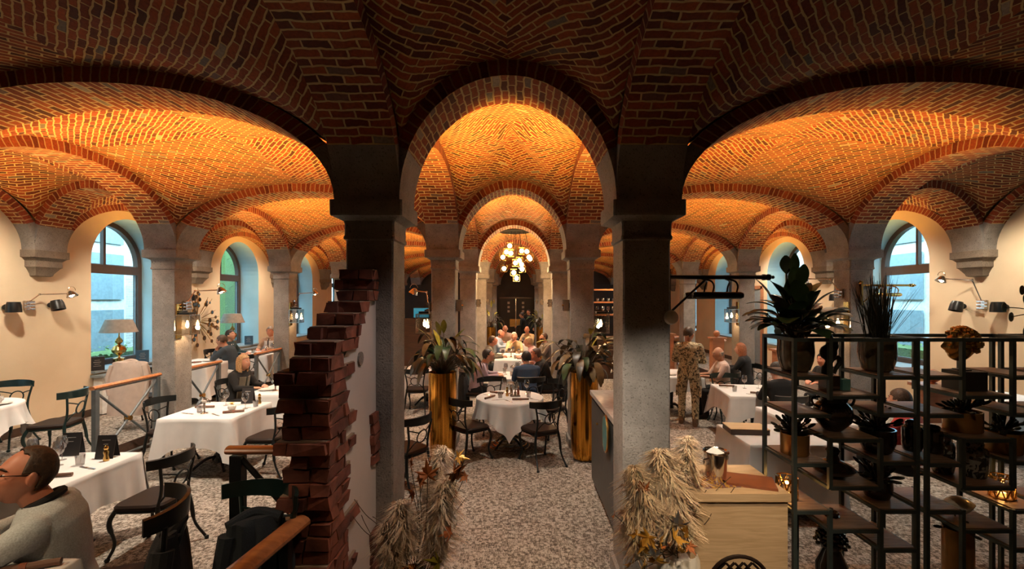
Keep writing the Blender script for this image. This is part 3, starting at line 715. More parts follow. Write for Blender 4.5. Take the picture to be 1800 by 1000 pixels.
# --- left platform tables behind the railing
z = table(-6.35, 9.15, .42, .5, 'dining table behind the railing where the man folds his hands', 'white cloth on the table behind the middle railing', z=ZO, seed=11, drop=.6, corner=.05)
lay(z, 'on the table behind the middle railing', [('tumbler', -6.6, 9.0, 0, ''), ('napkin', -6.35, 8.95, .8, ''), ('plate', -6.25, 9.25, 0, '')])
chair(-5.72, 9.5, (-1, -.1), 'dark metal chair under the man with folded hands', z=ZO)
z = table(-6.12, 10.7, .45, .4, 'dining table between the two men in jackets', 'white cloth on the table between the two men in jackets', z=ZO, seed=12, drop=.55, corner=.05)
lay(z, 'on the table of the two men in jackets', [('lamp', -5.85, 10.6, 0, ''), ('wine', -5.8, 10.78, 0, ''), ('tumbler', -6.15, 10.6, 0, ''), ('plate', -6.3, 10.75, 0, '')])
chair(-6.22, 11.5, (0, -1), 'dark chair under the man in the tan jacket', z=ZO)
chair(-6.75, 10.3, (1, .3), 'dark chair under the man in the dark suit by the window', z=ZO)
chair(-5.95, 7.3, (.2, -1), 'white-seated chair hung with a quilted coat by the window', z=ZO)
# --- nave
z = table(-.11, 6.82, .5, .5, 'round dining table in the middle of the nave', 'white square cloth on the round table in the middle of the nave', rnd=PI/4*0+PI/4, seed=2, )
wh = 'on the round nave table'
lay(z, wh, [('lamp', -.10, 7.02, 0, ''), ('caddy', -.03, 6.86, .1, ''), ('tumbler', -.25, 6.72, 0, 'left of the caddy'), ('tumbler', .17, 6.76, 0, 'at the right'), ('wine', .15, 7.02, 0, 'behind the caddy at right'), ('wine', -.2, 7.14, 0, 'at the back left'), ('napkin', -.40, 6.72, 1.0, 'at the left edge'), ('napkin', .05, 6.58, .05, 'at the front'), ('napkin', -.32, 7.05, 2.6, 'at the back'),
    ('fork', -.12, 6.5, .6, 'at the front edge'), ('knife', -.27, 6.58, 1.9, 'at the front left'), ('fork', .25, 6.62, .8, 'at the right edge'), ('pepper', -.15, 6.86, 0, 'left of the caddy'), ('knife', -.42, 6.92, 1.2, 'at the left back')])
chair(-.66, 6.30, (.72, .7), 'black metal chair at the front left of the round nave table')
chair(.32, 6.18, (-.45, .9), 'black metal chair at the front right of the round nave table')
chair(-.40, 7.62, (.25, -1), 'black chair behind the left side of the round nave table')
chair(.55, 7.42, (-1, -.75), 'black chair behind the right side of the round nave table')
z = table(-.1, 8.75, .42, .42, 'dining table of the man in the navy sweater', 'white cloth on the second nave table', seed=21, drop=.3)
lay(z, 'on the second nave table', [('plate', -.36, 8.65, 0, 'at the left'), ('wine', -.22, 8.82, 0, 'at the left'), ('wine', 0, 8.95, 0, 'in the middle'), ('tumbler', -.1, 8.6, 0, 'in front'), ('lamp', -.07, 8.75, 0, ''), ('caddy', .05, 9.02, 0, ''), ('tumbler', -.25, 9.0, 0, 'behind'), ('plate', .12, 8.55, 0, 'at the right')])
chair(-.82, 8.6, (1, .05), 'black chair under the man in the lavender shirt, dark jacket over it')
chair(.22, 8.02, (-.2, 1), 'black metal chair under the man in the navy sweater')
chair(.62, 8.85, (-1, 0), 'black chair under the man in black with glasses')
z = table(-.12, 11.6, .42, .75, 'long dining table of the group in the nave', 'white cloth on the long nave table of the group', seed=22, drop=.3)
lay(z, 'on the long nave table', [('wine', -.35, 11.2, 0, 'front left'), ('wine', -.2, 11.5, 0, 'left middle'), ('wine', .05, 11.3, 0, 'right front'), ('tumbler', -.05, 11.1, 0, 'in front'), ('lamp', -.15, 11.45, 0, ''), ('plate', .1, 11.7, 0, 'at the right'), ('plate', -.4, 11.75, 0, 'at the left'), ('wine', -.1, 11.95, 0, 'at the back'), ('napkin', .12, 11.05, .2, '')])
z = table(-.1, 14.75, .45, .32, 'far nave table of the bald men', 'white cloth on the far nave table', seed=23, drop=.3)
lay(z, 'on the far nave table', [('wine', 0, 14.7, 0, 'in the middle'), ('wine', .2, 14.75, 0, 'at the right'), ('plate', -.2, 14.75, 0, '')])
# --- left bay tables seen between the front left column and the planter
z = table(-2.05, 5.75, .45, .5, 'dining table left of the left golden planter', 'white cloth on the table left of the left golden planter', seed=31, drop=.42)
lay(z, 'on the table beside the left planter', [('wine', -1.72, 6.0, 0, ''), ('fork', -1.70, 5.7, 2.3, ''), ('caddy', -1.74, 6.15, 0, '')])
chair(-1.30, 5.35, (-.8, .5), 'black metal chair between front left column and golden planter')
z = table(-1.9, 9.6, .45, .45, 'dining table far behind the left planter leaves', 'white cloth far behind the left planter leaves', seed=32, drop=.42)
lay(z, 'on the table far behind the left planter', [('wine', -1.8, 9.5, 0, ''), ('plate', -2.0, 9.6, 0, '')])
chair(-1.95, 8.9, (0, 1), 'black metal chair in front of the table far behind the left planter')
# --- right bay tables
z = table(3.78, 7.3, .50, .5, 'dining table in the right bay in front of the seated couple', 'white cloth on the right bay table in front of the couple', seed=41, drop=.30, rz=-.12)
wh = 'on the right bay table before the couple'
lay(z, wh, [('tumbler', 3.44, 7.2, 0, ''), ('wine', 3.72, 7.45, 0, 'in the middle'), ('wine', 3.95, 7.45, 0, 'at the right'), ('napkin', 3.5, 7.6, -.2, 'at the back left'), ('napkin', 3.72, 7.0, -.5, 'at the front'), ('fork', 3.6, 6.95, .9, ''), ('lamp', 4.12, 7.35, 0, ''), ('knife', 3.38, 7.5, 1.0, '')])
chair(3.7, 8.0, (0, -1), 'green metal chair behind the right bay table, back towards the couple', proto=chairg)
z = table(3.05, 9.0, .45, .5, 'dining table of the bald man and red-haired woman', 'white cloth on the table of the bald man and the red-haired woman', seed=42, drop=.25)
wh = 'on the table of the seated couple'
lay(z, wh, [('lamp', 3.42, 8.9, 0, ''), ('wine', 3.15, 8.8, 0, 'left'), ('wine', 3.25, 9.1, 0, 'right'), ('plate', 2.95, 8.8, 0, 'at the left'), ('plate', 3.15, 8.6, 0, 'in front of the bald man'), ('tumbler', 3.3, 9.25, 0, '')])
chair(3.86, 8.5, (-1, .1), 'dark metal chair under the bald man')
chair(4.68, 9.22, (-1, -.1), 'dark metal chair under the red-haired woman')
z = table(3.0, 11.6, .45, .45, 'far table in front of the wooden newel posts', 'white cloth on the far right table by the newel posts', seed=43, drop=.3)
lay(z, 'on the far right table by the newel posts', [('menu', 3.0, 11.4, 0, ''), ('wine', 3.2, 11.5, 0, '')])
z = table(2.80, 4.95, .46, .38, 'table right of the front right column, carrying the wooden box', 'long white cloth on the table with the wooden box', seed=44, drop=.62, corner=.05)
m = MB(); o = 0; m.box((0, 0, .028), (.40, .26, .055), 'wood_dark'); m.box((0, 0, .058), (.405, .265, .008), 'oak_box'); m.build('cutlery_box', label='flat wooden box with pale lid on the white table behind the pampas', cat='box', loc=(2.52, 5.02, z+.001), rz=-.1)
m = MB(); m.lathe([(.03, 0), (.037, .003), (.038, .09), (.036, .09), (.034, .008)], 'glass', n=18, cap=False); m.tube(curve([(-.037, 0, .075), (-.07, 0, .07), (-.065, 0, .03), (-.037, 0, .02)]), .005, 'glass', 6)
m.build('glass_mug', label='clear glass mug on the white table seen through the shelves', cat='mug', loc=(2.90, 4.98, z))
z = table(3.75, 5.75, .5, .45, 'dining table behind the shelving, dark diner at its back', 'white cloth on the table behind the shelving', seed=45, drop=.4)
lay(z, 'on the table behind the shelving', [('tumbler', 3.5, 5.6, 0, ''), ('plate', 3.9, 5.8, 0, '')])
chair(3.82, 6.5, (-.1, 1), 'dark chair under the person in black behind the shelving')
z = table(6.3, 5.9, .36, .4, 'small table by the right window wall', 'white cloth on the small table by the right window wall', z=ZO, seed=46, drop=.4)
# ================================================================== LAMPS AND FITTINGS
def swing_lamp(x, y, z, s, label, side='x', reach=1):
    """articulated chrome wall lamp; s: direction away from the wall along x"""
    t = thing('wall_lamp', label, 'lamp', (x, y, z), 0)
    m = MB(); m.box((s*.012, 0, 0), (.024, .09, .14), 'chrome')
    for i in range(3): m.cyl((s*.06, -.06, -.05+.05*i), (s*.06, .06, -.05+.05*i), .019, 'chrome', 10)
    m.build('bracket', t)
    a = Vector((s*.06, 0, .06)); b = Vector((s*.10, .10, .22*reach)); c = Vector((s*.30, .34, .24*reach))
    r = MB(); r.cyl(a, b, .008, 'chrome', 8); r.cyl(b, c, .008, 'chrome', 8)
    for p in (a, b, c): r.ball(p, .018, 'chrome', 8)
    r.build('arm', t)
    h = MB(); M = Matrix.Rotation(s*math.radians(-25), 3, 'Y')
    prof = [(.016, .06), (.03, .05), (.05, .02), (.075, -.035), (.07, -.035), (.045, .01)]
    rings = [[c+Vector((s*.05, 0, -.01))+M @ Vector((q*math.cos(2*PI*j/16), q*math.sin(2*PI*j/16), z_)) for j in range(16)] for q, z_ in prof]
    h.loft(rings, 'chrome', True, False); h.tube([c+Vector((s*.05, 0, 0))+Vector((.06*math.cos(q), .0, .05+.06*math.sin(q))) for q in [PI*i/8 for i in range(9)]], .004, 'chrome', 6); h.build('lamp_head', t)
    g = MB(); g.ball(c+Vector((s*.045, 0, -.03)), .026, 'bulb_small', 10); g.build('bulb', t)
    return t
def eye_spot(x, y, z, s, label, tilt=0):
    """black cylindrical wall spot"""
    t = thing('wall_spotlight', label, 'lamp', (x, y, z), 0)
    m = MB(); m.ball((s*.035, 0, 0), .035, 'black_metal', 12); m.build('mount', t)
    h = MB(); M = Matrix.Rotation(s*math.radians(tilt), 3, 'Y')
    prof = [(.035, .055), (.055, .06), (.066, .02), (.07, -.06), (.062, -.06), (.058, -.02)]
    h.loft([[Vector((s*.12, 0, 0))+M @ Vector((q*math.cos(2*PI*j/18), q*math.sin(2*PI*j/18), z_)) for j in range(18)] for q, z_ in prof], 'black_metal', True, True); h.build('housing', t); t.scale = (1.25, 1.25, 1.25)
    return t
def lantern(x, y, z, s, label, pw=9):
    t = thing('wall_lantern', label, 'lamp', (x, y, z), 0)
    m = MB(); m.box((s*.01, 0, .05), (.02, .10, .52), 'brass'); m.cyl((0, 0, .2), (s*.14, 0, .2), .012, 'black_metal', 8); m.box((s*.14, 0, .17), (.15, .15, .03), 'black_metal'); m.build('back_plate', t)
    f = MB(); h = .11
    for a in (-1, 1):
        for b in (-1, 1): f.box((s*.14+a*h, b*h, 0), (.008, .008, .29), 'chrome')
        for zz in (-.145, .145):
            f.box((s*.14, a*h, zz), (2*h, .008, .008), 'chrome'); f.box((s*.14+a*h, 0, zz), (.008, 2*h, .008), 'chrome')
    f.build('cage', t)
    g = MB()
    for a in (-1, 1):
        g.add([(s*.14+a*h, -h, -.14), (s*.14+a*h, h, -.14), (s*.14+a*h, h, .14), (s*.14+a*h, -h, .14)], [(0, 1, 2, 3)], 'glass'); g.add([(s*.14-h, a*h, -.14), (s*.14+h, a*h, -.14), (s*.14+h, a*h, .14), (s*.14-h, a*h, .14)], [(0, 1, 2, 3)], 'glass')
    g.build('pane', t)
    b = MB(); b.lathe([(.006, -.05), (.022, -.03), (.024, .0), (.012, .04), (.01, .06)], 'bulb', (s*.14, 0, 0), n=12); b.build('bulb', t)
    point('lantern_light', (x+s*.14, y, z-.06), pw, (1, .62, .30), .03)
    return t
xl, xr = XC-RS+.1775, XC+RS-.1775       # inner faces of the side rows
swing_lamp(WL, 6.80, 2.12, 1, 'chrome articulated wall lamp left of the first left window', reach=.75)
eye_spot(WL, 6.50, 2.10, 1, 'black wall spotlight at the far left edge of the left wall', 0)
eye_spot(WL, 7.12, 2.12, 1, 'black wall spotlight right of the chrome lamp on the left wall', -16)
swing_lamp(WR, 6.90, 2.13, -1, 'chrome articulated wall lamp right of the right window', reach=1.7)
eye_spot(WR, 7.2, 2.10, -1, 'black wall spotlight next to the right window', -16)
eye_spot(WR, 6.58, 2.10, -1, 'black wall spotlight near the right edge above the green trailing plant', 0)
swing_lamp(xl, 6.98, 2.12, 1, 'chrome articulated lamp on the first left side column')
swing_lamp(xl, 10.38, 2.12, 1, 'chrome articulated lamp on the second left side column')
swing_lamp(XC-RN-.1775, 6.86, 2.10, -1, 'chrome articulated lamp behind the left golden planter')
swing_lamp(xr, 6.98, 2.30, -1, 'chrome articulated lamp on the right side column behind the leafy plant')
eye_spot(WL, 10.02, 2.25, 1, 'black wall spotlight beyond the second left window')
eye_spot(WR, 10.0, 2.25, -1, 'black wall spotlight beyond the second right window')
lantern(xl, 6.86, 1.83, 1, 'glass box lantern on the first left side column, beside the disc wall sculpture', 14)
lantern(xl, 10.26, 1.83, 1, 'glass box lantern on the second left side column')
lantern(xr, 6.86, 1.86, -1, 'glass box lantern glowing beside the leafy plant on the right')
lantern(xr, 10.26, 1.84, -1, 'glass box lantern on the second right side column, above the red-haired woman', 14)
lantern(XC-RN-.1775, 7.0, 1.84, -1, 'glass box lantern glowing behind the left planter leaves')
lantern(XC+RN+.1775, 7.0, 1.84, 1, 'glass box lantern glowing behind the right planter leaves')
# square up-down sconces on the nave columns
for k, s in ((1, -1), (1, 1), (2, -1), (2, 1), (3, -1), (3, 1), (4, -1), (4, 1)):
    t = thing('wall_sconce', 'square metal up-down sconce on the %s nave column, %s side' % (['', 'second', 'third', 'fourth', 'fifth'][k], 'left' if s < 0 else 'right'), 'lamp', (XC+s*(RN-.1775), YK(k)-.05, 2.12))
    for a in (-.055, .055):
        m = MB(); m.box((-s*.05, a, 0), (.08, .075, .17), 'chrome'); m.build('housing', t)
    m = MB(); m.box((-s*.006, 0, 0), (.012, .16, .07), 'black_metal'); m.cyl((-s*.05, 0, 0), (-s*.11, 0, 0), .012, 'brass', 8); m.build('mount', t)
# disc sculpture on wall
t = thing('wall_sculpture', 'round sculpture of little brass discs and stems on the left wall behind the lantern', 'sculpture', (WL+.03, 10.4, 1.72))
rr = random.Random(5); st = MB(); nd = 0
for i in range(46):
    a = rr.random()*2*PI; r = .16+.44*math.sqrt(rr.random()); p = Vector((.05+.08*rr.random(), r*math.cos(a), r*1.05*math.sin(a)))
    st.cyl((.02, .3*p.y, .3*p.z), p, .006, 'brass', 5); st.cyl(p, p+Vector((.01, .12*math.cos(a), .12*math.sin(a))), .004, 'brass', 5)
    d = MB(); rad = .03+.025*rr.random(); d.tube([p, p+Vector((.012, 0, 0))], rad, 'brass', 12); d.tube([p+Vector((.012, 0, 0)), p+Vector((.016, 0, 0))], rad*.75, rr.choice(['menu_blue', 'chrome', 'wood_dark']), 12); d.build('disc', t)
st.build('stems', t)
# iron picture-light brackets
def picture_bracket(x, y, z, label, mat='black_metal'):
    t = thing('picture_light', label, 'lamp', (x, y, z))
    m = MB(); m.box((.012, 0, -.12), (.024, .06, .36), mat); m.cyl((0, 0, 0), (.74, 0, 0), .016, mat, 10); m.lathe([(.0, 0), (.02, .01), (.012, .02), (.026, .04), (.012, .065), (.0, .075)], mat, n=10)
    m.v = m.v; m.cyl((.74, 0, 0), (.76, 0, 0), .024, mat, 10); m.ball((.785, 0, 0), .026, mat, 10); m.ball((.82, 0, 0), .014, mat, 8); m.cyl((.02, 0, -.28), (.30, 0, -.02), .009, mat, 8); m.build('bracket', t)
    for dy in (-.06, .10):
        h = MB(); h.tube([(.18, dy, -.14), (.20, dy, -.14), (.54, dy, -.14), (.56, dy, -.14)], [.02, .027, .027, .02], mat, 14)
        for a in (.27, .45): h.tube(curve([(a, 0, -.01), (a+.06, dy*.5, -.03), (a+.07, dy, -.07), (a+.06, dy, -.125)]), .007, mat, 6)
        h.build('lamp_tube', t)
    return t
picture_bracket(XC+RN+.1775, 3.50, 2.385, 'black iron picture light bracket reaching right from the front right column')
picture_bracket(XC+RS+.1775-.22, 6.78, 2.42, 'slim picture light bracket on the right side column before the window', 'brass')
m = MB(); m.tube([(0, 0, 0), (0, -.012, 0), (0, -.03, 0), (0, -.042, 0)], [.055, .052, .045, .02], 'white_ceramic', 20); m.build('smoke_detector', label='round white button on the front of the front right column', cat='detector', loc=(1.15, 3.398, 2.08))
# chandelier
t = thing('chandelier', 'chandelier of many glass cubes with glowing bulbs hanging in the nave', 'chandelier', (XC, 11.95, 4.0))
m = MB(); m.lathe([(.42, -.03), (.42, 0), (.0, .0)], 'black_metal', n=24); m.lathe([(.05, 0), (.04, .12)], 'black_metal', n=8); m.build('ceiling_plate', t)
rr = random.Random(3)
for px, py in [(896, 432), (890, 443), (898, 445), (884, 452), (917, 441), (926, 442), (930, 452), (932, 455), (906, 462), (913, 458), (917, 465), (918, 473), (886, 472), (903, 479), (908, 489)]:
    dy = rr.uniform(-.3, .3); Y = 11.95+dy; X = (px-909)*Y/800-XC; Z = CAMZ-(py-525)*Y/800-4.0
    c = MB(); h = .085
    for a in (-1, 1):
        for b in (-1, 1):
            c.cyl((X+a*h, dy+b*h, Z-h), (X+a*h, dy+b*h, Z+h), .0018, 'brass', 4); c.cyl((X+a*h, dy-h, Z+b*h), (X+a*h, dy+h, Z+b*h), .0018, 'brass', 4); c.cyl((X-h, dy+a*h, Z+b*h), (X+h, dy+a*h, Z+b*h), .0018, 'brass', 4)
    c.cyl((X, dy, Z+h), (X*.7, dy*.9, -.02), .004, 'black_metal', 4); c.build('cube_frame', t)
    b = MB(); b.ball((X, dy, Z), .058, 'bulb', 10); b.build('bulb', t)
point('chandelier_light', (XC, 11.9, 2.75), 220, (1, .62, .28), .3)
# table lamps on the sills
def sill_lamp(x, y, label, z=SILL+.036):
    t = thing('table_lamp', label, 'lamp', (x, y, z))
    m = MB(); m.lathe([(.09, 0), (.09, .13), (.075, .135), (.02, .15), (.016, .18), (.10, .24), (.115, .29), (.09, .35), (.03, .385), (.022, .395), (.055, .43), (.06, .46), (.04, .50), (.018, .52), (.010, .55), (.008, .66)], 'brass', n=24); m.build('base', t)
    s = MB(); s.lathe([(.29, .62), (.20, .86)], 'lamp_shade', n=32, cap=False); s.lathe([(.285, .622), (.196, .858)], 'white_paint', n=32, cap=False); s.build('lamp_shade', t)
sill_lamp(WL-.20, 8.62, 'brass ball table lamp with grey shade on the first left window sill')
sill_lamp(WL-.20, 12.05, 'brass ball lamp with grey shade on the second left window sill')
def sill_menu(x, y, z, rz, label, mat='menu_blue', w=.20, h=.24):
    t = thing('menu_board', label, 'menu', (x, y, z), rz); m = MB(); m.box((0, 0, h/2), (w, .04, h), mat); m.build('board', t)
    p = MB()
    for i in range(4): p.box((0, -.021, h*(.75-.14*i)), (w*(.5 if i % 2 else .35), .001, .005), 'print_pale')
    p.build('print', t)
sill_menu(WL+-.05, 8.98, SILL+.036, .6, 'blue menu board right of the lamp on the first left window sill')
sill_menu(WL+.0, 7.95, SILL+.036, .9, 'dark menu board at the near end of the first left window sill', 'menu_black')
sill_menu(WL+.0, 12.45, SILL+.036, .3, 'dark menu board beside the lamp on the second left window sill')
# radiators boxes under windows
for k in (1, 2):
    ym = YK(k)+PB/2
    t = thing('radiator_cover', 'pale grey radiator cover under the %s left window' % ('first', 'second')[k-1], 'radiator', (WL, ym, ZO)); m = MB(); m.hull((0.005, -.80, .02), (.16, .80, .66), 'white_paint'); m.build('panel', t)
    m = MB(); m.hull((0.005, -.86, .66), (.22, .86, .70), 'sill_stone'); m.build('top', t)
# railings of the left strip
def railing(x, y0, y1, z0, zt, label, posts=(1, 1), mat='grey_metal', railmat='wood_rail', axis='y'):
    t = thing('railing', label, 'railing', (x, y0, z0)); L = y1-y0; H = zt-z0
    def V(u, v, z): return (v, u, z) if axis == 'y' else (u, v, z)
    r = MB(); r.tube([V(-.05, 0, H-.02), V(L+.05, 0, H-.02)], .032, railmat, 12, flat=(1.15, .8)); r.build('handrail', t)
    for e, u in zip(posts, (0, L)):
        if e: p = MB(); p.box(V(u, 0, (H-.05)/2), (.055, .055, H-.05), mat); p.build('post', t)
    b = MB(); b.cyl(V(.02, 0, H-.09), V(L-.02, 0, .16), .016, mat, 8); b.cyl(V(.02, 0, .16), V(L-.02, 0, H-.09), .016, mat, 8); b.cyl(V(0, 0, .13), V(L, 0, .13), .016, mat, 8); b.cyl(V(0, 0, H-.06), V(L, 0, H-.06), .012, mat, 8); b.build('brace', t)
    k = MB()
    for s in (-1, 1): k.cyl(V(L/2, 0, (H+.07)/2), V(L/2, s*.03, (H+.07)/2), .035, 'brass', 12)
    k.build('rosette', t)
railing(-5.30, 5.72, 6.70, 0, 1.12, 'grey cross-braced railing with wooden handrail before the first left column')
railing(-5.30, 7.25, 8.08, 0, 1.12, 'grey cross-braced railing with wooden handrail behind the first left column')
railing(-5.30, 9.25, 10.15, 0, 1.12, 'grey cross-braced railing in front of the second left column, man in tan jacket behind')
railing(-1.72, 2.74, 3.2, ZP, 1.33, 'dark railing with reddish handrail left of the broken brick wall', mat='black_metal', axis='x') if False else None
t = thing('railing', 'dark railing with reddish handrail left of the broken brick wall', 'railing', (-1.68, 2.74, ZP))
r = MB(); r.tube([(-.06, 0, .98), (.42, 0, .98)], .036, 'wood_rail', 12, flat=(1.1, .7)); r.build('handrail', t)
r = MB(); r.box((0, 0, .475), (.07, .06, .95), 'black_metal'); r.build('post', t)
r = MB(); r.cyl((.02, 0, .93), (.41, 0, .5), .018, 'black_metal', 8); r.cyl((.02, 0, .12), (.41, 0, .5), .018, 'black_metal', 8); r.build('brace', t)
t = thing('railing', 'reddish wooden handrail in the bottom foreground running up to the broken brick wall', 'railing', (-1.19, 2.46, ZP))
r = MB(); r.tube([(0.02, 0, .69), (-.04, -.5, .69), (-.08, -1.1, .69)], .048, 'wood_rail', 14, flat=(1.2, .7)); r.build('handrail', t)
for q in ((0, -.12), (-.08, -1.05)): r = MB(); r.box((q[0], q[1], .33), (.045, .045, .66), 'black_metal'); r.build('post', t)
# newel posts with balls on the right
for i, (x, y, ht) in enumerate([(4.15, 12.6, 1.22), (5.35, 12.2, 1.15), (5.42, 9.3, 1.15), (5.3, 5.8, 1.1)]):
    t = thing('newel_post', ['wooden newel post with ball, leftmost of those behind the standing man', 'wooden newel post with ball left of the red-haired woman', 'wooden newel post with ball right of the red-haired woman', 'wooden newel post with ball behind the shelving'][i], 'post', (x, y, 0))
    m = MB(); m.box((0, 0, ht/2), (.30, .22, ht), 'wood_post'); m.box((0, 0, ht+.02), (.40, .30, .04), 'wood_post'); m.build('post', t)
    b = MB(); b.lathe([(.05, ht+.04), (.03, ht+.06), (.03, ht+.07)], 'wood_post', n=12); b.ball((0, 0, ht+.14), .085, 'wood_post', 14); b.build('ball', t)
    m = MB(); m.tube([(.16, .0, ht-.08), (.55, .75, ht-.12)], .045, 'wood_post', 8, flat=(1.2, .8)); m.box((.35, .40, ht*.4), (.42, .05, ht*.6), 'wood_post', rot=1.09); m.build('handrail', t)
# double door at the back
root = bpy.data.objects.new('door_1', None); COL.objects.link(root); root['kind'] = 'structure'; root.location = (XC, YEND-.01, 0)
m = MB(); m.hull((-.86, -.06, 2.22), (.86, 0, 2.30), 'frame_brown'); m.build('door_frame', root)
for s in (-1, 1):
    m = MB(); m.hull((s*.02, -.05, 0), (s*.84, 0, 2.2), 'menu_black'); l = m.build('door_leaf', root)
    m = MB(); m.hull((s*.02, -.06, .75), (s*.32, -.051, 1.15), 'brass'); m.build('push_plate', l)
    m = MB()
    for i, z in enumerate((2.0, 1.78, 1.56)): m.hull((s*.38-.06, -.055, z-.06), (s*.38+.06, -.051, z+.06), 'print_pale')
    m.build('window', l)
m = MB(); m.hull((-.015, -.07, 0), (.015, -.05, 2.2), 'chrome'); m.build('door_edge', root)
# framed doorway on the right wall
m = MB(); m.hull((WR-.02, 13.2, ZO), (WR-.01, 14.0, 2.5), 'sill_stone'); m.hull((WR-.05, 13.1, ZO), (WR-.005, 13.2, 2.6), 'wood_post'); m.hull((WR-.05, 14.0, ZO), (WR-.005, 14.1, 2.6), 'wood_post'); m.hull((WR-.05, 13.1, 2.5), (WR-.005, 14.1, 2.6), 'wood_post'); m.build('door_2', kind='structure')
# bar cabinet at the nave side, behind the front right column
t = thing('bar_cabinet', 'dark grey waist-high cabinet with pale top between front right column and planter', 'cabinet', (1.16, 4.62, 0))
m = MB(); m.hull((-.25, -.70, .06), (.12, .78, 1.08), 'cabinet_grey'); m.hull((-.22, -.67, 0), (.10, .75, .06), 'menu_black'); m.build('body', t)
m = MB(); m.hull((-.29, -.74, 1.08), (.14, .82, 1.13), 'marble'); m.build('worktop', t)
for q in (-.44, .05, .54):
    m = MB(); m.hull((-.275, q-.245, .10), (-.252, q+.245, 1.04), 'cabinet_grey'); d_ = m.build('door', t)
    m = MB(); m.cyl((-.275, q-.18, .85), (-.295, q-.18, .85), .014, 'brass', 8); m.build('knob', d_)
t = thing('tray', 'oval teal tray hanging on the dark cabinet side', 'tray', (.835, 4.35, .93)); m = MB(); m.loft([[(x_, .12*math.cos(a), .17*math.sin(a)) for a in [2*PI*i/24 for i in range(24)]] for x_ in (0, .02)], 'teal_glass'); m.build('plate', t)
m = MB(); m.tube([(.01, .12*math.cos(a), .17*math.sin(a)) for a in [2*PI*i/24 for i in range(24)]], .012, 'brass', 6, closed=True); m.build('rim', t)
# bar at the right back: shelf with glasses
t = thing('back_bar', 'wooden bar shelf with rows of glasses behind the right planter', 'shelf', (2.5, 12.6, 0))
m = MB(); m.hull((-.8, 0, 0), (1.2, .4, 1.1), 'wood_dark'); m.hull((-.85, -.05, 1.1), (1.25, .45, 1.15), 'marble'); m.build('counter', t)
for z in (1.75, 2.1, 2.45):
    m = MB(); m.hull((-.8, .02, z), (1.2, .3, z+.04), 'wood_post'); m.build('shelf', t)
for x_ in (-.8, 1.2): m = MB(); m.hull((x_-.03, .0, 1.15), (x_+.03, .32, 2.5), 'wood_post'); m.build('upright', t)
rr = random.Random(9)
for zi, z in enumerate((1.79, 2.14)):
    for i in range(12): put('tumbler' if zi else 'wine', 1.8+.15*i, 12.75+rr.uniform(-.05, .05), z+.002, 'clear glass standing in the row on the %s shelf of the bar' % ('upper' if zi else 'lower')).__setitem__('group', 'glasses on the %s bar shelf' % ('upper' if zi else 'lower'))
m = MB(); m.box((0, 0, .2), (.55, .04, .36), 'menu_black'); m.box((0, -.022, .2), (.5, .002, .31), 'screen'); m.build('monitor', label='small screen glowing blue behind the left planter', cat='screen', loc=(-3.2, 15.2, 1.55))
MB().hull((-3.9, 15.0, 0), (-2.6, 15.6, 1.55), 'wood_dark').build('counter', label='dark counter carrying the small blue screen behind the left planter', cat='counter')
spot('bar_light', (2.6, 12.2, 2.9), (2.7, 12.9, 1.8), 60, 100, .6, (1, .6, .25), .05)
# ================================================================== PEOPLE
def skinmat(name, c):
    m, nt, b = nodes(name); setp(b, c, .5); tc = N(nt, 'ShaderNodeTexCoord'); n = N(nt, 'ShaderNodeTexNoise'); n.inputs['Scale'].default_value = 14; n.inputs['Detail'].default_value = 5
    nt.links.new(tc.outputs['Object'], n.inputs['Vector']); nt.links.new(ramp(nt, n.outputs['Fac'], [(.3, (c[0]*.88, c[1]*.74, c[2]*.70)), (.7, c)]), b.inputs['Base Color'])
    b.inputs['Subsurface Weight'].default_value = .08; b.inputs['Subsurface Radius'].default_value = (.02, .008, .004)
skinmat('skin', (.62, .33, .21)); skinmat('skin_red', (.60, .26, .16)); skinmat('skin_tan', (.42, .22, .13))
def knit(name, c, sc=160):
    m, nt, b = nodes(name); tc = N(nt, 'ShaderNodeTexCoord'); n = N(nt, 'ShaderNodeTexNoise'); n.inputs['Scale'].default_value = sc; n.inputs['Detail'].default_value = 3
    n2 = N(nt, 'ShaderNodeTexNoise'); n2.inputs['Scale'].default_value = 7; n2.inputs['Detail'].default_value = 4
    for q in (n, n2): nt.links.new(tc.outputs['Object'], q.inputs['Vector'])
    v = math_n(nt, 'ADD', math_n(nt, 'MULTIPLY', n.outputs['Fac'], .6), math_n(nt, 'MULTIPLY', n2.outputs['Fac'], .4))
    nt.links.new(ramp(nt, v, [(.35, tuple(q*.72 for q in c)), (.65, tuple(min(1, q*1.2) for q in c))]), b.inputs['Base Color']); b.inputs['Roughness'].default_value = .95; b.inputs['Sheen Weight'].default_value = .15 if c[0] > .1 else 0
    bump(nt, b, v, .4, .012)
for nm, c in dict(knit_grey=(.50, .55, .56), cloth_black=(.008, .008, .009), cloth_navy=(.030, .055, .10), cloth_lavender=(.36, .27, .32), cloth_blue=(.46, .56, .68), cloth_pink=(.62, .36, .36), cloth_tan=(.34, .20, .12), cloth_teal=(.022, .05, .06), cloth_slate=(.035, .05, .065),
        cloth_olive=(.16, .14, .10), cloth_white=(.66, .63, .58), cloth_cream=(.60, .44, .24), cloth_rose=(.50, .36, .30), cloth_red=(.38, .03, .025), cloth_ink=(.008, .013, .018), cloth_grey=(.14, .12, .11)).items(): knit(nm, c)
for nm, c in dict(hair_brown=(.055, .028, .014), hair_dark=(.014, .009, .007), hair_grey=(.22, .17, .13), hair_blond=(.46, .28, .13), hair_white=(.52, .44, .34), hair_red=(.24, .075, .025)).items():
    simple(nm, c, .6, var=.45, scale=60, bmp=.5)
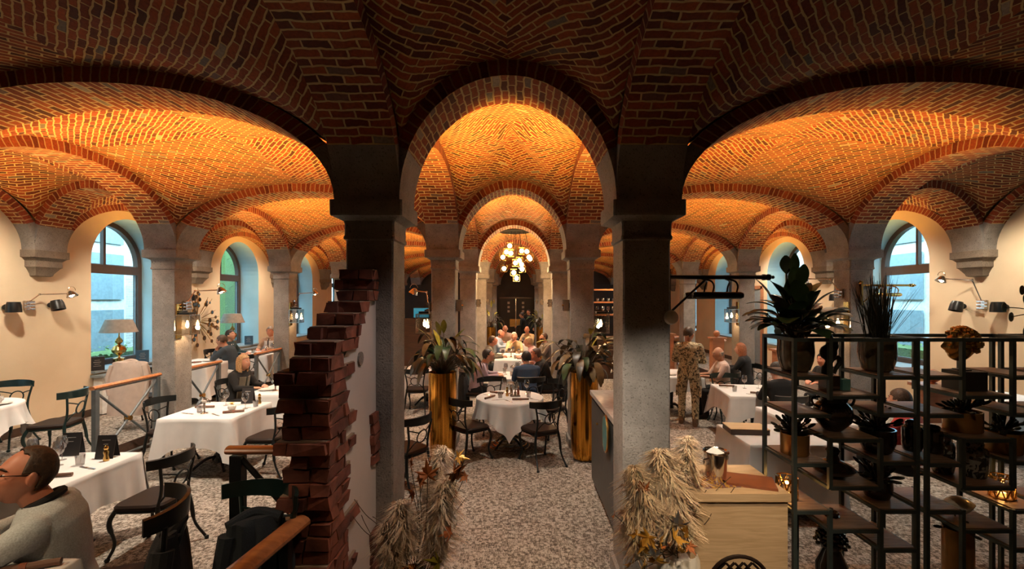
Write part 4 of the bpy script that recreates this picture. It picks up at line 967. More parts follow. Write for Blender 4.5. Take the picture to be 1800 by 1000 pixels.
m, nt, b = nodes('camouflage'); tc = N(nt, 'ShaderNodeTexCoord'); n = N(nt, 'ShaderNodeTexNoise'); n.inputs['Scale'].default_value = 22; n.inputs['Detail'].default_value = 3; n.inputs['Distortion'].default_value = 1.0
nt.links.new(tc.outputs['Object'], n.inputs['Vector']); nt.links.new(ramp(nt, n.outputs['Fac'], [(0, (.07, .055, .035)), (.42, (.20, .17, .10)), (.49, (.60, .50, .33)), (.58, (.38, .31, .19))], 'CONSTANT'), b.inputs['Base Color']); b.inputs['Roughness'].default_value = .95
simple('eye_white', (.7, .66, .62), .3); simple('iris', (.03, .02, .015), .15); simple('lips', (.42, .13, .09), .5); simple('boot', (.14, .085, .05), .7)

def head_r(th, ph, g=1.0):
    """point of the head; th from bottom (0) to top (pi), ph azimuth, face at +y"""
    d = Vector((math.sin(th)*math.cos(ph), math.sin(th)*math.sin(ph), -math.cos(th)))
    z = d.z*.122; x = d.x*.079; y = d.y*.098
    if d.z < 0:
        t = -d.z; x *= 1-.30*t**1.6; y = y*(1-.16*t)+.022*t*(1 if d.y > -.2 else .3)
        if d.y < 0: y *= 1-.25*t
    if d.z > 0: y -= .010*d.z
    if d.y > 0:
        f = max(0, d.y)
        y += .024*math.exp(-(x/.013)**2)*math.exp(-((z+.022)/.020)**2)*f          # nose tip
        y += .012*math.exp(-(x/.010)**2)*math.exp(-((z-.004)/.022)**2)*f          # bridge
        y -= .011*(math.exp(-((x-.031)/.015)**2)+math.exp(-((x+.031)/.015)**2))*math.exp(-((z-.010)/.012)**2)*f   # sockets
        y += .006*math.exp(-((z-.034)/.010)**2)*math.exp(-(x/.045)**2)*f          # brow
        y += .006*math.exp(-(x/.022)**2)*math.exp(-((z+.058)/.008)**2)*f          # lips
        y -= .004*math.exp(-(x/.02)**2)*math.exp(-((z+.070)/.007)**2)*f
        y += .008*math.exp(-(x/.022)**2)*math.exp(-((z+.098)/.014)**2)*f          # chin
        y += .004*(math.exp(-((x-.042)/.018)**2)+math.exp(-((x+.042)/.018)**2))*math.exp(-((z+.022)/.02)**2)*f
    return Vector((x, y, z))*g
def head_grid(mb, M, mat, g=1.0, nth=30, nph=40, keep=None, off=0):
    vs = []; fs = []
    for i in range(nth+1):
        th = .03+(PI-.06)*i/nth
        for j in range(nph):
            p = head_r(th, 2*PI*j/nph, g)
            if off: p = p+p.normalized()*off*(1 if not keep else 1)
            vs.append(p)
    for i in range(nth):
        for j in range(nph):
            q = (i*nph+j, i*nph+(j+1) % nph, (i+1)*nph+(j+1) % nph, (i+1)*nph+j)
            if keep is None or keep(sum((vs[a] for a in q), Vector())/4): fs.append(q)
    if keep is None: fs.append(tuple(range(nph-1, -1, -1))); fs.append(tuple(nth*nph+j for j in range(nph)))
    mb.add([M @ v for v in vs], fs, mat, True)
def remesh(o, vox, sm=3, smooth=True):
    m = o.modifiers.new('r', 'REMESH'); m.mode = 'VOXEL'; m.voxel_size = vox; m.use_smooth_shade = True
    if sm: s = o.modifiers.new('s', 'SMOOTH'); s.iterations = sm; s.factor = .5
def chain(mb, pts, rs, mat, n=12, balls=True, flat=None):
    mb.tube(pts, rs, mat, n, flat=flat)
    if balls:
        for p, r in zip(pts, rs): mb.ball(p, r*.98, mat, 10)
def person(label, x, y, face, z=0, seat=.47, lean=.12, hands='table', top='cloth_black', legs='cloth_black', hair='short', haircol='hair_brown', skin='skin', head=(0, 0), stand=False, scale=1.0, glasses=False,
           sleeves=True, collar=None, vox=.014, rz=None, arms=None, face_vox=None, tie=None, female=False, beard=False, extra=None, vest=None):
    t = thing('person', label, 'person', (x, y, z), math.atan2(-face[0], face[1]) if rz is None else rz); t.scale = (scale,)*3
    hz = .93 if stand else seat+.06
    w = .90 if female else 1.0
    R = Matrix.Rotation(-lean, 3, 'X'); B = Vector((0, 0, hz))
    def T(v): return B + R @ Vector(v)
    spine = [((0, 0, -.06), .155*w, .115), ((0, 0, .05), .165*w, .12), ((0, .0, .16), .145*w, .105), ((0, 0, .30), .172*w, .118), ((0, -.005, .42), .188*w, .115), ((0, -.01, .49), .165*w, .085), ((0, 0, .525), .09, .065)]
    def torso(mb, mat, g):
        rings = []
        for p, a, b_ in spine:
            rings.append([T((p[0]+(a+g)*math.cos(q)*(abs(math.cos(q))**-.15 if abs(math.cos(q)) > .05 else 1), p[1]+(b_+g)*math.sin(q), p[2]+(g*.4 if p[2] > .4 else 0))) for q in [2*PI*j/24 for j in range(24)]])
        mb.loft(rings, mat)
    sh = {s: T((s*.185*w, -.01, .455)) for s in (-1, 1)}
    if arms: el, wr_ = arms
    elif hands == 'table': el = {s: T((s*.24, .10, .20)) for s in (-1, 1)}; wr_ = {s: Vector((s*.12, .40+.1*lean, seat+.315)) for s in (-1, 1)}; el = {s: (sh[s]+wr_[s])/2+Vector((s*.07, -.05, -.10)) for s in (-1, 1)}
    elif hands == 'chin': wr_ = {s: T((s*.045, .20, .50)) for s in (-1, 1)}; el = {s: Vector((s*.17, .36, seat+.31)) for s in (-1, 1)}
    elif hands == 'onechin': wr_ = {1: T((.05, .17, .50)), -1: Vector((-.12, .42, seat+.315))}; el = {1: Vector((.2, .30, seat+.31)), -1: (sh[-1]+Vector((-.12, .42, seat+.315)))/2+Vector((-.07, -.05, -.1))}
    elif hands == 'lap': wr_ = {s: Vector((s*.08, .25, seat+.14)) for s in (-1, 1)}; el = {s: T((s*.26, .02, .20)) for s in (-1, 1)}
    elif hands == 'front': wr_ = {s: T((s*.05, .27, .16)) for s in (-1, 1)}; el = {s: T((s*.25, .03, .20)) for s in (-1, 1)}
    elif hands == 'down': wr_ = {s: T((s*.25, .04, -.06)) for s in (-1, 1)}; el = {s: T((s*.25, -.02, .19)) for s in (-1, 1)}
    hips = {s: B+Vector((s*.095, 0, -.02)) for s in (-1, 1)}
    if stand: knee = {s: Vector((s*.11, .03, .50)) for s in (-1, 1)}; ank = {s: Vector((s*.12, -.01-(.06*s), .09)) for s in (-1, 1)}
    else: knee = {s: Vector((s*.14, .40, seat+.04)) for s in (-1, 1)}; ank = {s: Vector((s*.13, .36, .08)) for s in (-1, 1)}
    neck = T((0, .0, .52)); M3 = Matrix.Rotation(head[0], 3, 'Z') @ Matrix.Rotation(-head[1], 3, 'X')
    hc = T((0, .035, .665)); MH = Matrix.Translation(hc) @ M3.to_4x4()
    # ---- body
    b = MB(); torso(b, skin, -.012)
    b.tube([T((0, -.01, .46)), hc+M3 @ Vector((0, -.02, -.06))], [.062, .056], skin, 12)
    head_grid(b, MH, skin)
    for s in (-1, 1):
        E = Matrix.Rotation(s*-.35, 3, 'Z'); b.ball(MH @ Vector((s*.083, -.006, -.004)), .034, skin, 12, (.36, .60, 1), M=M3 @ E)
        chain(b, [sh[s], el[s], wr_[s]], [.047, .037, .026], skin, 10)
        chain(b, [hips[s], knee[s], ank[s]], [.075, .052, .036], skin, 10); b.tube([ank[s]+Vector((0, -.04, -.045)), ank[s]+Vector((0, .06, -.05)), ank[s]+Vector((0, .15, -.06))], [.035, .036, .022], skin, 10)
        # hand: palm, four fingers and a thumb
        d = (wr_[s]-el[s]).normalized()
        if hands in ('table',): d = (d+Vector((-s*.5, .3, 0))).normalized(); d.z = -.05; d.normalize()
        if hands == 'chin': d = Vector((-s*.45, -.15, .88)).normalized()
        up = Vector((0, 0, 1)) if abs(d.z) < .8 else Vector((0, 1, 0)); side = d.cross(up).normalized()*(1 if s > 0 else -1); up = side.cross(d)*(1 if s > 0 else -1)
        pc = wr_[s]+d*.05; b.tube([wr_[s], wr_[s]+d*.03, wr_[s]+d*.085], [.027, .036, .034], skin, 10, flat=(1.1, .55) if abs(d.z) < .8 else (1, .6))
        for q, (o_, ln) in enumerate(((-.030, .062), (-.010, .074), (.011, .070), (.030, .055))):
            a0 = wr_[s]+d*.078+side*o_; a1 = a0+d*ln*.45-up*.006; a2 = a1+d*ln*.32-up*.022; a3 = a2+d*ln*.12-up*.022
            b.tube([a0, a1, a2, a3], [.0098, .0092, .0085, .007], skin, 7)
        a0 = wr_[s]+d*.03-side*.030; b.tube([a0, a0+d*.035-side*.022-up*.004, a0+d*.062-side*.016-up*.016], [.013, .011, .008], skin, 7)
    bo = b.build('body', t); remesh(bo, face_vox or vox*.62, 1)
    # ---- eyes, mouth
    e = MB(); 
    for s in (-1, 1): e.ball(MH @ Vector((s*.031, .0755, .008)), .0105, 'eye_white', 10, (1.2, .8, .7), M=M3); e.ball(MH @ Vector((s*.031, .0835, .008)), .0048, 'iris', 8, M=M3)
    for s in (-1, 1): e.tube([MH @ Vector((s*.015, .094, .034)), MH @ Vector((s*.033, .090, .038)), MH @ Vector((s*.050, .076, .031))], [.003, .0042, .002], haircol, 6)
    e.tube([MH @ Vector((-.024, .088, -.058)), MH @ Vector((0, .0975, -.056)), MH @ Vector((.024, .088, -.058))], [.002, .0048, .002], 'lips', 6)
    e.build('eyes', t)
    # ---- clothing
    c = MB(); torso(c, top, .012)
    for s in (-1, 1):
        f = 1.0 if sleeves else .45; w2 = el[s]+(wr_[s]-el[s])*(.93 if sleeves else .05)
        chain(c, [sh[s]+Vector((-s*.01, 0, -.005)), (sh[s]+el[s])/2, el[s], w2], [.070, .060, .054, .040 if sleeves else .054], top, 12)
    c.tube([T((0, -.01, .47)), T((0, -.005, .535))], [.085, .068], top, 14)
    so = c.build('shirt', t); remesh(so, vox, 4)
    if collar:
        k = MB(); k.tube([T((.062*math.cos(a), -.008+.062*math.sin(a), .532-.018*math.sin(a))) for a in [2*PI*i/18 for i in range(18)]], .019, collar, 8, closed=True)
        for s in (-1, 1): k.add([T((s*.012, .075, .505)), T((s*.065, .045, .535)), T((s*.075, .07, .49)), T((s*.03, .112, .455)), T((s*.012, .075, .495)), T((s*.065, .045, .525)), T((s*.075, .066, .48)), T((s*.03, .105, .448))], [(0, 1, 2, 3), (7, 6, 5, 4), (0, 3, 7, 4), (3, 2, 6, 7), (1, 0, 4, 5)], collar)
        k.build('collar', t)
    if tie: k = MB(); k.tube([T((0, .095, .50)), T((0, .135, .40)), T((0, .140, .22))], [.012, .022, .03], tie, 8, flat=(1, .35)); k.build('tie', t)
    if vest:
        k = MB()
        for s in (-1, 1): k.loft([[T((s*.02+s*.10*q*(1-.3*abs(zz-.3)), .137-.35*q*q*.12+.004, zz)) for q in (0, .35, .7, 1)]+[T((s*.02+s*.10*q*(1-.3*abs(zz-.3)), .125-.35*q*q*.12, zz)) for q in (1, .7, .35, 0)] for zz in (.0, .12, .25, .36, .44)], vest)
        k.build('shirt_front', t)
    l = MB()
    for s in (-1, 1): chain(l, [hips[s], (hips[s]+knee[s])/2, knee[s], (knee[s]+ank[s])/2, ank[s]+Vector((0, 0, .0))], [.100, .088, .070, .062, .055], legs, 12)
    l.tube([B+Vector((0, 0, -.08)), B+Vector((0, 0, .06))], [.155*w, .150*w], legs, 14, flat=(1, .8)); lo_ = l.build('trousers', t); remesh(lo_, vox, 3)
    for s in (-1, 1):
        k = MB(); k.tube([ank[s]+Vector((0, -.065, -.05)), ank[s]+Vector((0, .02, -.04)), ank[s]+Vector((s*.005, .12, -.055)), ank[s]+Vector((s*.01, .185, -.065))], [.042, .046, .042, .026], 'boot' if top == 'camouflage' else 'cloth_black', 12, flat=(1, .95)); k.cyl(ank[s]+Vector((0, -.01, -.04)), ank[s]+Vector((0, -.01, .05)), .05, 'boot' if top == 'camouflage' else 'cloth_black', 12); k.build('shoe', t)
    # ---- hair
    h = MB()
    if hair == 'short': kp = lambda p: p.z > .052-.55*max(0, -p.y-.0)*1.3 - (.045 if abs(p.x) > .055 and p.y < .035 else 0) and not (p.y > .07 and p.z < .075)
    elif hair == 'receding': kp = lambda p: (p.z > .022 and p.y < .030-.25*max(0, p.z-.05)) or (p.y < -.030 and p.z > -.060) or (p.z > .100 and p.y < .035)
    elif hair == 'bald': kp = lambda p: p.y < .012 and -.035 < p.z < .035
    elif hair == 'long': kp = lambda p: (p.z > .055 or p.y < .02) and not (p.y > .06 and p.z < .075)
    else: kp = lambda p: False
    off = {'short': .010, 'receding': .006, 'bald': .003, 'long': .016}.get(hair, 0)
    if hair != 'none':
        head_grid(h, MH, haircol, keep=kp, off=off, nth=44, nph=56)
        if hair == 'long':
            rings = []
            for zz, rx, ry, yc in ((.09, .082, .085, -.012), (.04, .098, .095, -.02), (-.03, .104, .090, -.03), (-.10, .108, .082, -.035), (-.15, .100, .075, -.035), (-.175, .07, .05, -.035)):
                rings.append([MH @ Vector((rx*math.cos(a)*(1+.03*math.sin(9*a)), yc+ry*math.sin(a), zz)) for a in [math.radians(-218+256*i/24) for i in range(25)]])
            inner = [[MH @ ((MH.inverted() @ p)*.84) for p in r][::-1] for r in rings]
            h.loft([r+q for r, q in zip(rings, inner)], haircol, True, True)
        ho = h.build('hair', t)
        if hair != 'long': sm_ = ho.modifiers.new('s', 'SOLIDIFY'); sm_.thickness = .006; sm_.offset = 0
    if beard:
        k = MB(); head_grid(k, MH, haircol, keep=lambda p: p.z < -.03 and p.y > -.01 and not (p.z > -.066 and abs(p.x) < .026 and p.y > .08), off=.004, nth=40, nph=48); k.build('beard', t)
    if glasses:
        g = MB()
        for s in (-1, 1):
            g.tube([MH @ Vector((s*.033+.023*math.cos(a), .103-.006*abs(math.cos(a)), .008+.018*math.sin(a))) for a in [2*PI*i/16 for i in range(16)]], .0016, 'black_metal', 6, closed=True)
            g.cyl(MH @ Vector((s*.056, .098, .012)), MH @ Vector((s*.084, -.002, .014)), .0018, 'black_metal', 6)
        g.cyl(MH @ Vector((-.011, .103, .012)), MH @ Vector((.011, .103, .012)), .0018, 'black_metal', 6); g.build('glasses', t)
    if extra: extra(t, T, MH, el, wr_)
    return t
# man in the foreground: arms folded on the table
A = ({1: Vector((.27, .24, .77)), -1: Vector((-.27, .24, .77))}, {1: Vector((-.03, .38, .81)), -1: Vector((.0, .29, .80))})
person('older man in grey sweater and glasses with folded arms, large at the lower left', -2.135, 2.16, (-.88, -.47), z=ZP, seat=.37, lean=.16, top='knit_grey', legs='cloth_black', hair='receding', haircol='hair_brown', skin='skin_red', head=(.50, -.22), glasses=True, collar='cloth_black', vox=.009, face_vox=.0045, arms=A)
# left bay and platform
def booklet(t, T, MH, el, wr):
    k = MB(); k.box((.0, .50, .86), (.16, .015, .22), 'leaf_yellow', M=Matrix.Rotation(.7, 3, 'X')); k.build('booklet', t)
person('woman with blond shoulder-length hair and black cardigan reading at the third left table', -4.66, 7.55, (1, -.15), seat=.46, lean=.16, top='cloth_black', hair='long', haircol='hair_blond', female=True, head=(.0, -.1), vest='cloth_olive')
person('man in dark blue shirt with hands folded before his mouth, left platform', -5.88, 9.5, (-1, -.1), z=ZO, lean=.36, hands='chin', top='cloth_slate', legs='cloth_white', hair='short', haircol='hair_brown', head=(0, .1))
person('young man in dark suit facing right behind the folded-hands man', -6.62, 10.35, (1, .0), z=ZO, lean=.10, top='cloth_teal', haircol='hair_dark', collar='cloth_white', head=(0, -.25))
person('smiling man in tan jacket, shirt and tie facing the camera, left platform', -6.22, 11.5, (0, -1), z=ZO, lean=.0, top='cloth_tan', haircol='hair_grey', skin='skin_red', collar='cloth_white', tie='cloth_black', vest='cloth_white', head=(0, 0))
person('man half hidden behind the broken brick wall, left platform', -5.1, 12.9, (1, -.5), z=0, lean=.1, top='cloth_tan', haircol='hair_red', skin='skin_red')
# nave
person('man in lavender shirt bending over his plate, left of the second nave table', -.80, 8.6, (1, .05), lean=.34, top='cloth_lavender', haircol='hair_dark', head=(0, -.35))
person('man in navy sweater seen from behind at the second nave table', .20, 8.02, (-.15, 1), lean=.34, top='cloth_navy', haircol='hair_dark', head=(.35, -.2), hands='onechin')
person('bearded man with glasses in black, chin in hand, right of the second nave table', .62, 8.85, (-1, -.12), lean=.36, top='cloth_black', haircol='hair_brown', skin='skin_red', hands='onechin', glasses=True, head=(0, -.3))
person('man in dark waistcoat seated at the left of the long nave table', -.78, 11.35, (1, .05), lean=.22, top='cloth_olive', haircol='hair_brown', skin='skin_red', head=(0, -.3))
person('fair-haired man in pink shirt reaching over the long nave table', .50, 11.2, (-1, .1), lean=.30, top='cloth_pink', haircol='hair_blond', head=(0, -.15))
person('bearded man with glasses in grey jacket at the right of the long nave table', .80, 12.1, (-1, -.3), lean=.1, top='cloth_grey', haircol='hair_brown', glasses=True, beard=True, collar='cloth_white', head=(0, -.25))
person('short-haired blonde woman in cream top at the end of the long nave table', -.08, 12.75, (0, -1), lean=.22, top='cloth_cream', haircol='hair_white', female=True, hands='onechin', head=(.2, -.2))
person('bald man in pale blue shirt seated left beyond the long table', -.70, 13.9, (1, -.25), lean=.28, top='cloth_blue', hair='bald', haircol='hair_grey', skin='skin_red', head=(0, -.3))
person('bald man in rose shirt facing the camera at the far nave table', -.42, 15.75, (.1, -1), lean=.12, top='cloth_rose', hair='bald', haircol='hair_white', skin='skin', head=(0, -.25))
person('bald man with hand at his mouth at the right of the far nave table', .42, 15.45, (-.6, -1), lean=.22, top='cloth_cream', hair='bald', haircol='hair_grey', skin='skin_red', hands='onechin', head=(.2, -.2))
person('person in dark suit standing before the black doors at the back', .55, 21.3, (-.4, -1), stand=True, lean=.03, hands='down', top='cloth_black', haircol='hair_dark', collar='cloth_white')
person('person in black cap and black clothes standing near the black doors', .26, 19.6, (-1, .2), stand=True, lean=.05, hands='front', top='cloth_black', haircol='hair_dark', scale=.95)
# right
def badge(t, T, MH, el, wr):
    k = MB(); k.tube([T((.11*math.cos(a), .085*math.sin(a), -.02)) for a in [2*PI*i/18 for i in range(18)]], .01, 'camouflage', 6, closed=True); k.build('jacket_hem', t)
    for s in (-1, 1):
        k = MB(); k.box((s*.19, .02, .60), (.03, .15, .18), 'camouflage'); k.build('pocket', t)
person('standing man in camouflage uniform and brown boots, seen from behind', 3.02, 8.02, (.45, .9), stand=True, lean=.02, hands='front', top='camouflage', legs='camouflage', haircol='hair_brown', head=(-.5, -.05), extra=badge, vox=.011)
person('bald man in pale shirt looking up at the man in uniform', 3.86, 8.5, (-1, .1), lean=.10, top='cloth_rose', legs='cloth_black', hair='bald', haircol='hair_grey', skin='skin_tan', head=(.1, .15), sleeves=False)
person('woman with red-brown hair and black jacket seen from behind', 4.66, 9.25, (-.75, .65), lean=.12, top='cloth_black', hair='long', haircol='hair_red', female=True)
person('person in black seen from behind through the shelving', 3.82, 6.5, (-.1, 1), lean=.22, top='cloth_black', haircol='hair_dark', head=(0, -.2))
person('person in red sweater seated behind the second shelving unit', 4.22, 4.85, (-.5, .85), lean=.12, top='cloth_red', hair='short', haircol='hair_brown', skin='skin', z=0, seat=.40)
person('man with reddish face seated at the right column, seen between figurine and pot', 5.55, 8.0, (-1, -.3), z=0, lean=.3, top='cloth_black', haircol='hair_dark', skin='skin_red')
# coats hung on chairs
def coat(label, x, y, rz, z, mat, w=.44, h=.7, top=.86, quilted=False, name='coat'):
    mb = MB(); rings = []
    for k in range(12):
        t_ = k/11; zz = top-h*t_; ring = []
        for j in range(28):
            a = 2*PI*j/28; ww = w/2*(1+.15*t_+.05*math.sin(5*a+4*t_)); dd = .05+.05*math.sin(min(1, t_*2)*PI/2)+.012*math.sin(9*a+3*t_)+(.012*abs(math.sin(t_*34)) if quilted else 0)
            ring.append((ww*math.cos(a), dd*math.sin(a)-.02*t_, zz+.03*math.sin(a*2)*(k == 0)))
        rings.append(ring)
    mb.loft([[(p[0]*.7, p[1]*.4, top+.035) for p in rings[0]]]+rings, mat)
    t = thing(name, label, 'coat', (x, y, z), rz); mb.build('body', t)
    s = MB()
    for q in (-1, 1): s.tube(curve([(q*w*.45, .0, top-.03), (q*w*.56, -.02, top-.25), (q*w*.50, -.03, top-.48)]), [.05]*9+[.042]*8, mat, 10)
    s.build('sleeve', t) if False else None
    for q in (-1, 1):
        s = MB(); s.tube(curve([(q*w*.45, .0, top-.03), (q*w*.56, -.02, top-.25), (q*w*.50, -.03, top-.48)]), [.05]*9+[.042]*8, mat, 10); s.build('sleeve', t)
    c = MB(); c.tube(curve([(-.12, 0, top+.01), (0, .05, top+.04), (.12, 0, top+.01)]), .03, mat, 10); c.build('collar', t)
coat('pale quilted winter coat over a chair under the first left window', -5.98, 7.02, .1, ZO, 'quilt', .50, .78, 1.02, True)
coat('black jacket over the chair of the grey-haired man', -1.80, 2.36, -1.08, ZP, 'cloth_black', .40, .62, .70)
coat('dark jacket over the chair of the man in lavender', -1.02, 8.58, 1.55, 0, 'cloth_black', .44, .62, .84)
coat('dark jacket over the chair right of the second nave table', .86, 8.9, 1.5, 0, 'cloth_black', .44, .6, .86)
coat('black quilted jacket over the chair left of the broken brick wall', -1.36, 2.36, .5, ZP, 'cloth_ink', .25, .66, .72, True)
chair(-1.96, 2.24, (-.88, -.47), 'black metal chair of the older man in the grey sweater', z=ZP)
chair(-1.42, 2.28, (-.3, -1), 'dark green metal chair behind the dark railing post, black jacket on it', z=ZP, proto=chairg)
z = table(-2.62, 1.66, .70, .34, 'dining table in the bottom left corner in front of the older man', 'white cloth on the table in the bottom left corner', z=ZP, seed=51, drop=.35)
put('napkin', -2.06, 1.90, z, 'rolled brown napkin on the table corner in front of the older man', .4)
# ================================================================== BROKEN BRICK WALL
rr = random.Random(11)
def irregular_brick(mb, c, d, mat='brick_loose', j=.010):
    vs = []
    for sz in (-1, 1):
        for sy in (-1, 1):
            for sx in (-1, 1): vs.append((c[0]+sx*d[0]/2+rr.uniform(-j, j), c[1]+sy*d[1]/2+rr.uniform(-j, j), c[2]+sz*d[2]/2+rr.uniform(-j, j)*.5))
    mb.add(vs, [(0, 2, 3, 1), (4, 5, 7, 6), (0, 1, 5, 4), (2, 6, 7, 3), (0, 4, 6, 2), (1, 3, 7, 5)], mat)
simple('brick_loose', (.20, .065, .040), .85, var=.5, scale=9, bmp=.8); simple('brick_loose_dark', (.12, .038, .026), .85, var=.5, scale=9, bmp=.8); simple('mortar', (.26, .20, .15), .95, bmp=.5)
wall = MB(); br = MB()
X0, X1 = -1.265, -1.035
# plaster panel running from the stub to the column, stepping up towards it
def front_y(z):      # where the brick stub begins (nearer = smaller)
    return 2.48
pts = []
zt = [(2.86, .0), (2.86, 1.70), (2.92, 1.84), (3.02, 2.0), (3.12, 2.14), (3.25, 2.28), (3.40, 2.36)]
poly = [(2.66, 0), (3.40, 0), (3.40, 2.38), (3.25, 2.26), (3.08, 2.10), (2.93, 1.98), (2.80, 1.88), (2.66, 1.80)]
wall.loft([[(X1-.02, y, z) for y, z in poly], [(X0+.02, y, z) for y, z in poly]], 'plaster_white', False)
# brick stub: courses; the stub narrows upwards and leans back to the column
zc = 0; k = 0; H = .076
while zc < 2.42:
    z0 = zc+H/2
    # near edge of the course
    if z0 < 1.90: yn = 2.48+rr.uniform(-.03, .04)
    else: yn = 2.48+(z0-1.90)*1.95+rr.uniform(-.03, .03)
    yf = (2.70 if z0 < 1.85 else 2.70+(z0-1.85)*1.35)+rr.uniform(.02, .18)*(k % 2)+.04*(k % 3)
    yf = min(yf, 3.36); yn = min(yn, 3.25)
    xl = X0+rr.uniform(-.05, .03); xr_ = X1+.012
    off = (k % 2)*.5; y = yn; L = .21
    first = True
    while y < yf-.03:
        ln = min(L*(.5 if (first and off) else 1)*rr.uniform(.9, 1.05), yf-y)
        mt = 'brick_loose' if rr.random() < .6 else 'brick_loose_dark'
        irregular_brick(br, ((X1+.012)-.055, y+ln/2, z0), (.11, ln-.012, H-.012), mt); irregular_brick(br, (xl+.055, y+ln/2, z0), (.11, ln-.012, H-.012), mt)
        y += ln; first = False
    # front face bricks (headers / stretcher)
    ln = (xr_-xl)
    cut = rr.uniform(.4, .6) if k % 2 else rr.uniform(.25, .75)
    irregular_brick(br, (xl+ln*cut/2, yn+.05, z0), (ln*cut-.01, .12+rr.uniform(0, .03), H-.012), 'brick_loose_dark' if k % 3 else 'brick_loose')
    irregular_brick(br, (xl+ln*cut+ln*(1-cut)/2, yn+.05+rr.uniform(-.01, .02), z0), (ln*(1-cut)-.01, .12, H-.012), 'brick_loose')
    br.box((( xl+xr_)/2-.004, (yn+yf)/2+.01, z0), (xr_-xl-.018, yf-yn-.012, H+.001), 'mortar')
    zc += H; k += 1
# patches of bare brick next to the column
for z0 in (1.28, 1.20, 1.355, 1.13, 1.05, .42, .34, .26, .5, .18, .1): irregular_brick(br, (X1-.03, 3.36-rr.uniform(.0, .06), z0), (.075, .14, H-.012), 'brick_loose_dark' if z0 < 1 else 'brick_loose')
root = bpy.data.objects.new('wall_fragment', None); COL.objects.link(root); root['kind'] = 'structure'
wall.build('plaster_panel', root); br.build('brickwork', root)
m = MB(); m.cyl((X1-.03, 3.05, 1.82), (X1-.008, 3.05, 1.82), .045, 'stone', 20); m.build('wall_disc', label='small round grey disc on the white plaster beside the broken bricks', cat='disc')

# ================================================================== PLANTS
def leaf(mb, p, d, L, Wd, mat, droop=.6, n=7, fold=.18, rr=random):
    """bent leaf blade starting at p, direction d"""
    d = Vector(d).normalized(); side = d.cross(Vector((0, 0, 1)));
    if side.length < .05: side = Vector((1, 0, 0))
    side.normalize(); rows = []; q = Vector(p); dd = d.copy()
    for i in range(n+1):
        t = i/n; w = Wd*math.sin(PI*min(1, t*.93+.03))**.8*(1-.15*t)
        nrm = side.cross(dd).normalized()
        rows.append((q-side*w+nrm*w*fold, q.copy(), q+side*w+nrm*w*fold))
        q = q+dd*(L/n); dd = (dd+Vector((0, 0, -droop/n))).normalized()
    vs = [v for r in rows for v in r]; fs = []
    for i in range(n):
        for j in (0, 1): a = i*3+j; fs.append((a, a+1, a+4, a+3))
    mb.add(vs, fs, mat, True)
def leafy(root, c, n, Ls, Ws, mats, rnd, spread=1.0, stem=.25, up=.6, droop=1.0, stemmat='stem'):
    sm = MB()
    for i in range(n):
        a = rnd.uniform(0, 2*PI); el = rnd.uniform(.15, 1.25)
        d = Vector((math.cos(a)*math.cos(el)*spread, math.sin(a)*math.cos(el)*spread, math.sin(el)*up+.15))
        L = stem*rnd.uniform(.6, 1.5); p0 = Vector(c)+Vector((rnd.uniform(-.04, .04), rnd.uniform(-.04, .04), 0)); p1 = p0+d.normalized()*L+Vector((0, 0, L*.3))
        sm.tube([p0, (p0+p1)/2+Vector((0, 0, .03)), p1], .005, stemmat, 5)
        lf = MB(); leaf(lf, p1, d+Vector((0, 0, -.25)), rnd.uniform(*Ls), rnd.uniform(*Ws), rnd.choice(mats), droop*rnd.uniform(.6, 1.4)); lf.build('leaf', root)
    sm.build('stem', root)
def gold_planter(x, y, label, plabel, r=.19, h=1.21, seed=1, n=42):
    t = thing('tall_planter', label, 'planter', (x, y, 0))
    m = MB(); m.lathe([(r*.60, 0), (r*.80, .03), (r*.93, .12), (r, .35), (r*1.02, h), (r*.93, h), (r*.90, h-.05)], 'gold', n=48, cap=False); m.build('body', t)
    s = MB(); s.lathe([(.0, h-.05), (r*.92, h-.05)], 'soil', n=24, cap=False); s.build('soil', t)
    p = thing('potted_plant', plabel, 'plant', (x, y, h-.05)); rd = random.Random(seed)
    leafy(p, (0, 0, 0), n, (.26, .40), (.042, .066), ['leaf_brown', 'leaf_dark', 'leaf_brown', 'leaf_dark', 'leaf'], rd, 1.0, .27, .75, 2.7)
    leafy(p, (0, 0, 0), 7, (.22, .32), (.035, .05), ['leaf_yellow'], rd, .9, .40, 1.1, .8)
    return t
gold_planter(-1.03, 6.3, 'tall golden cylinder planter left of the round nave table', 'drooping dark plant with some yellow leaves in the left golden planter', seed=4, n=88)
gold_planter(.93, 6.3, 'tall golden cylinder planter right of the round nave table', 'drooping dark plant in the right golden planter', seed=9, n=76)
gold_planter(-.95, 16.3, 'small-looking golden planter far back on the left of the nave', 'plant in the far left golden planter', seed=14, n=22)
gold_planter(.88, 16.3, 'small-looking golden planter far back on the right of the nave', 'plant in the far right golden planter', seed=19, n=30)

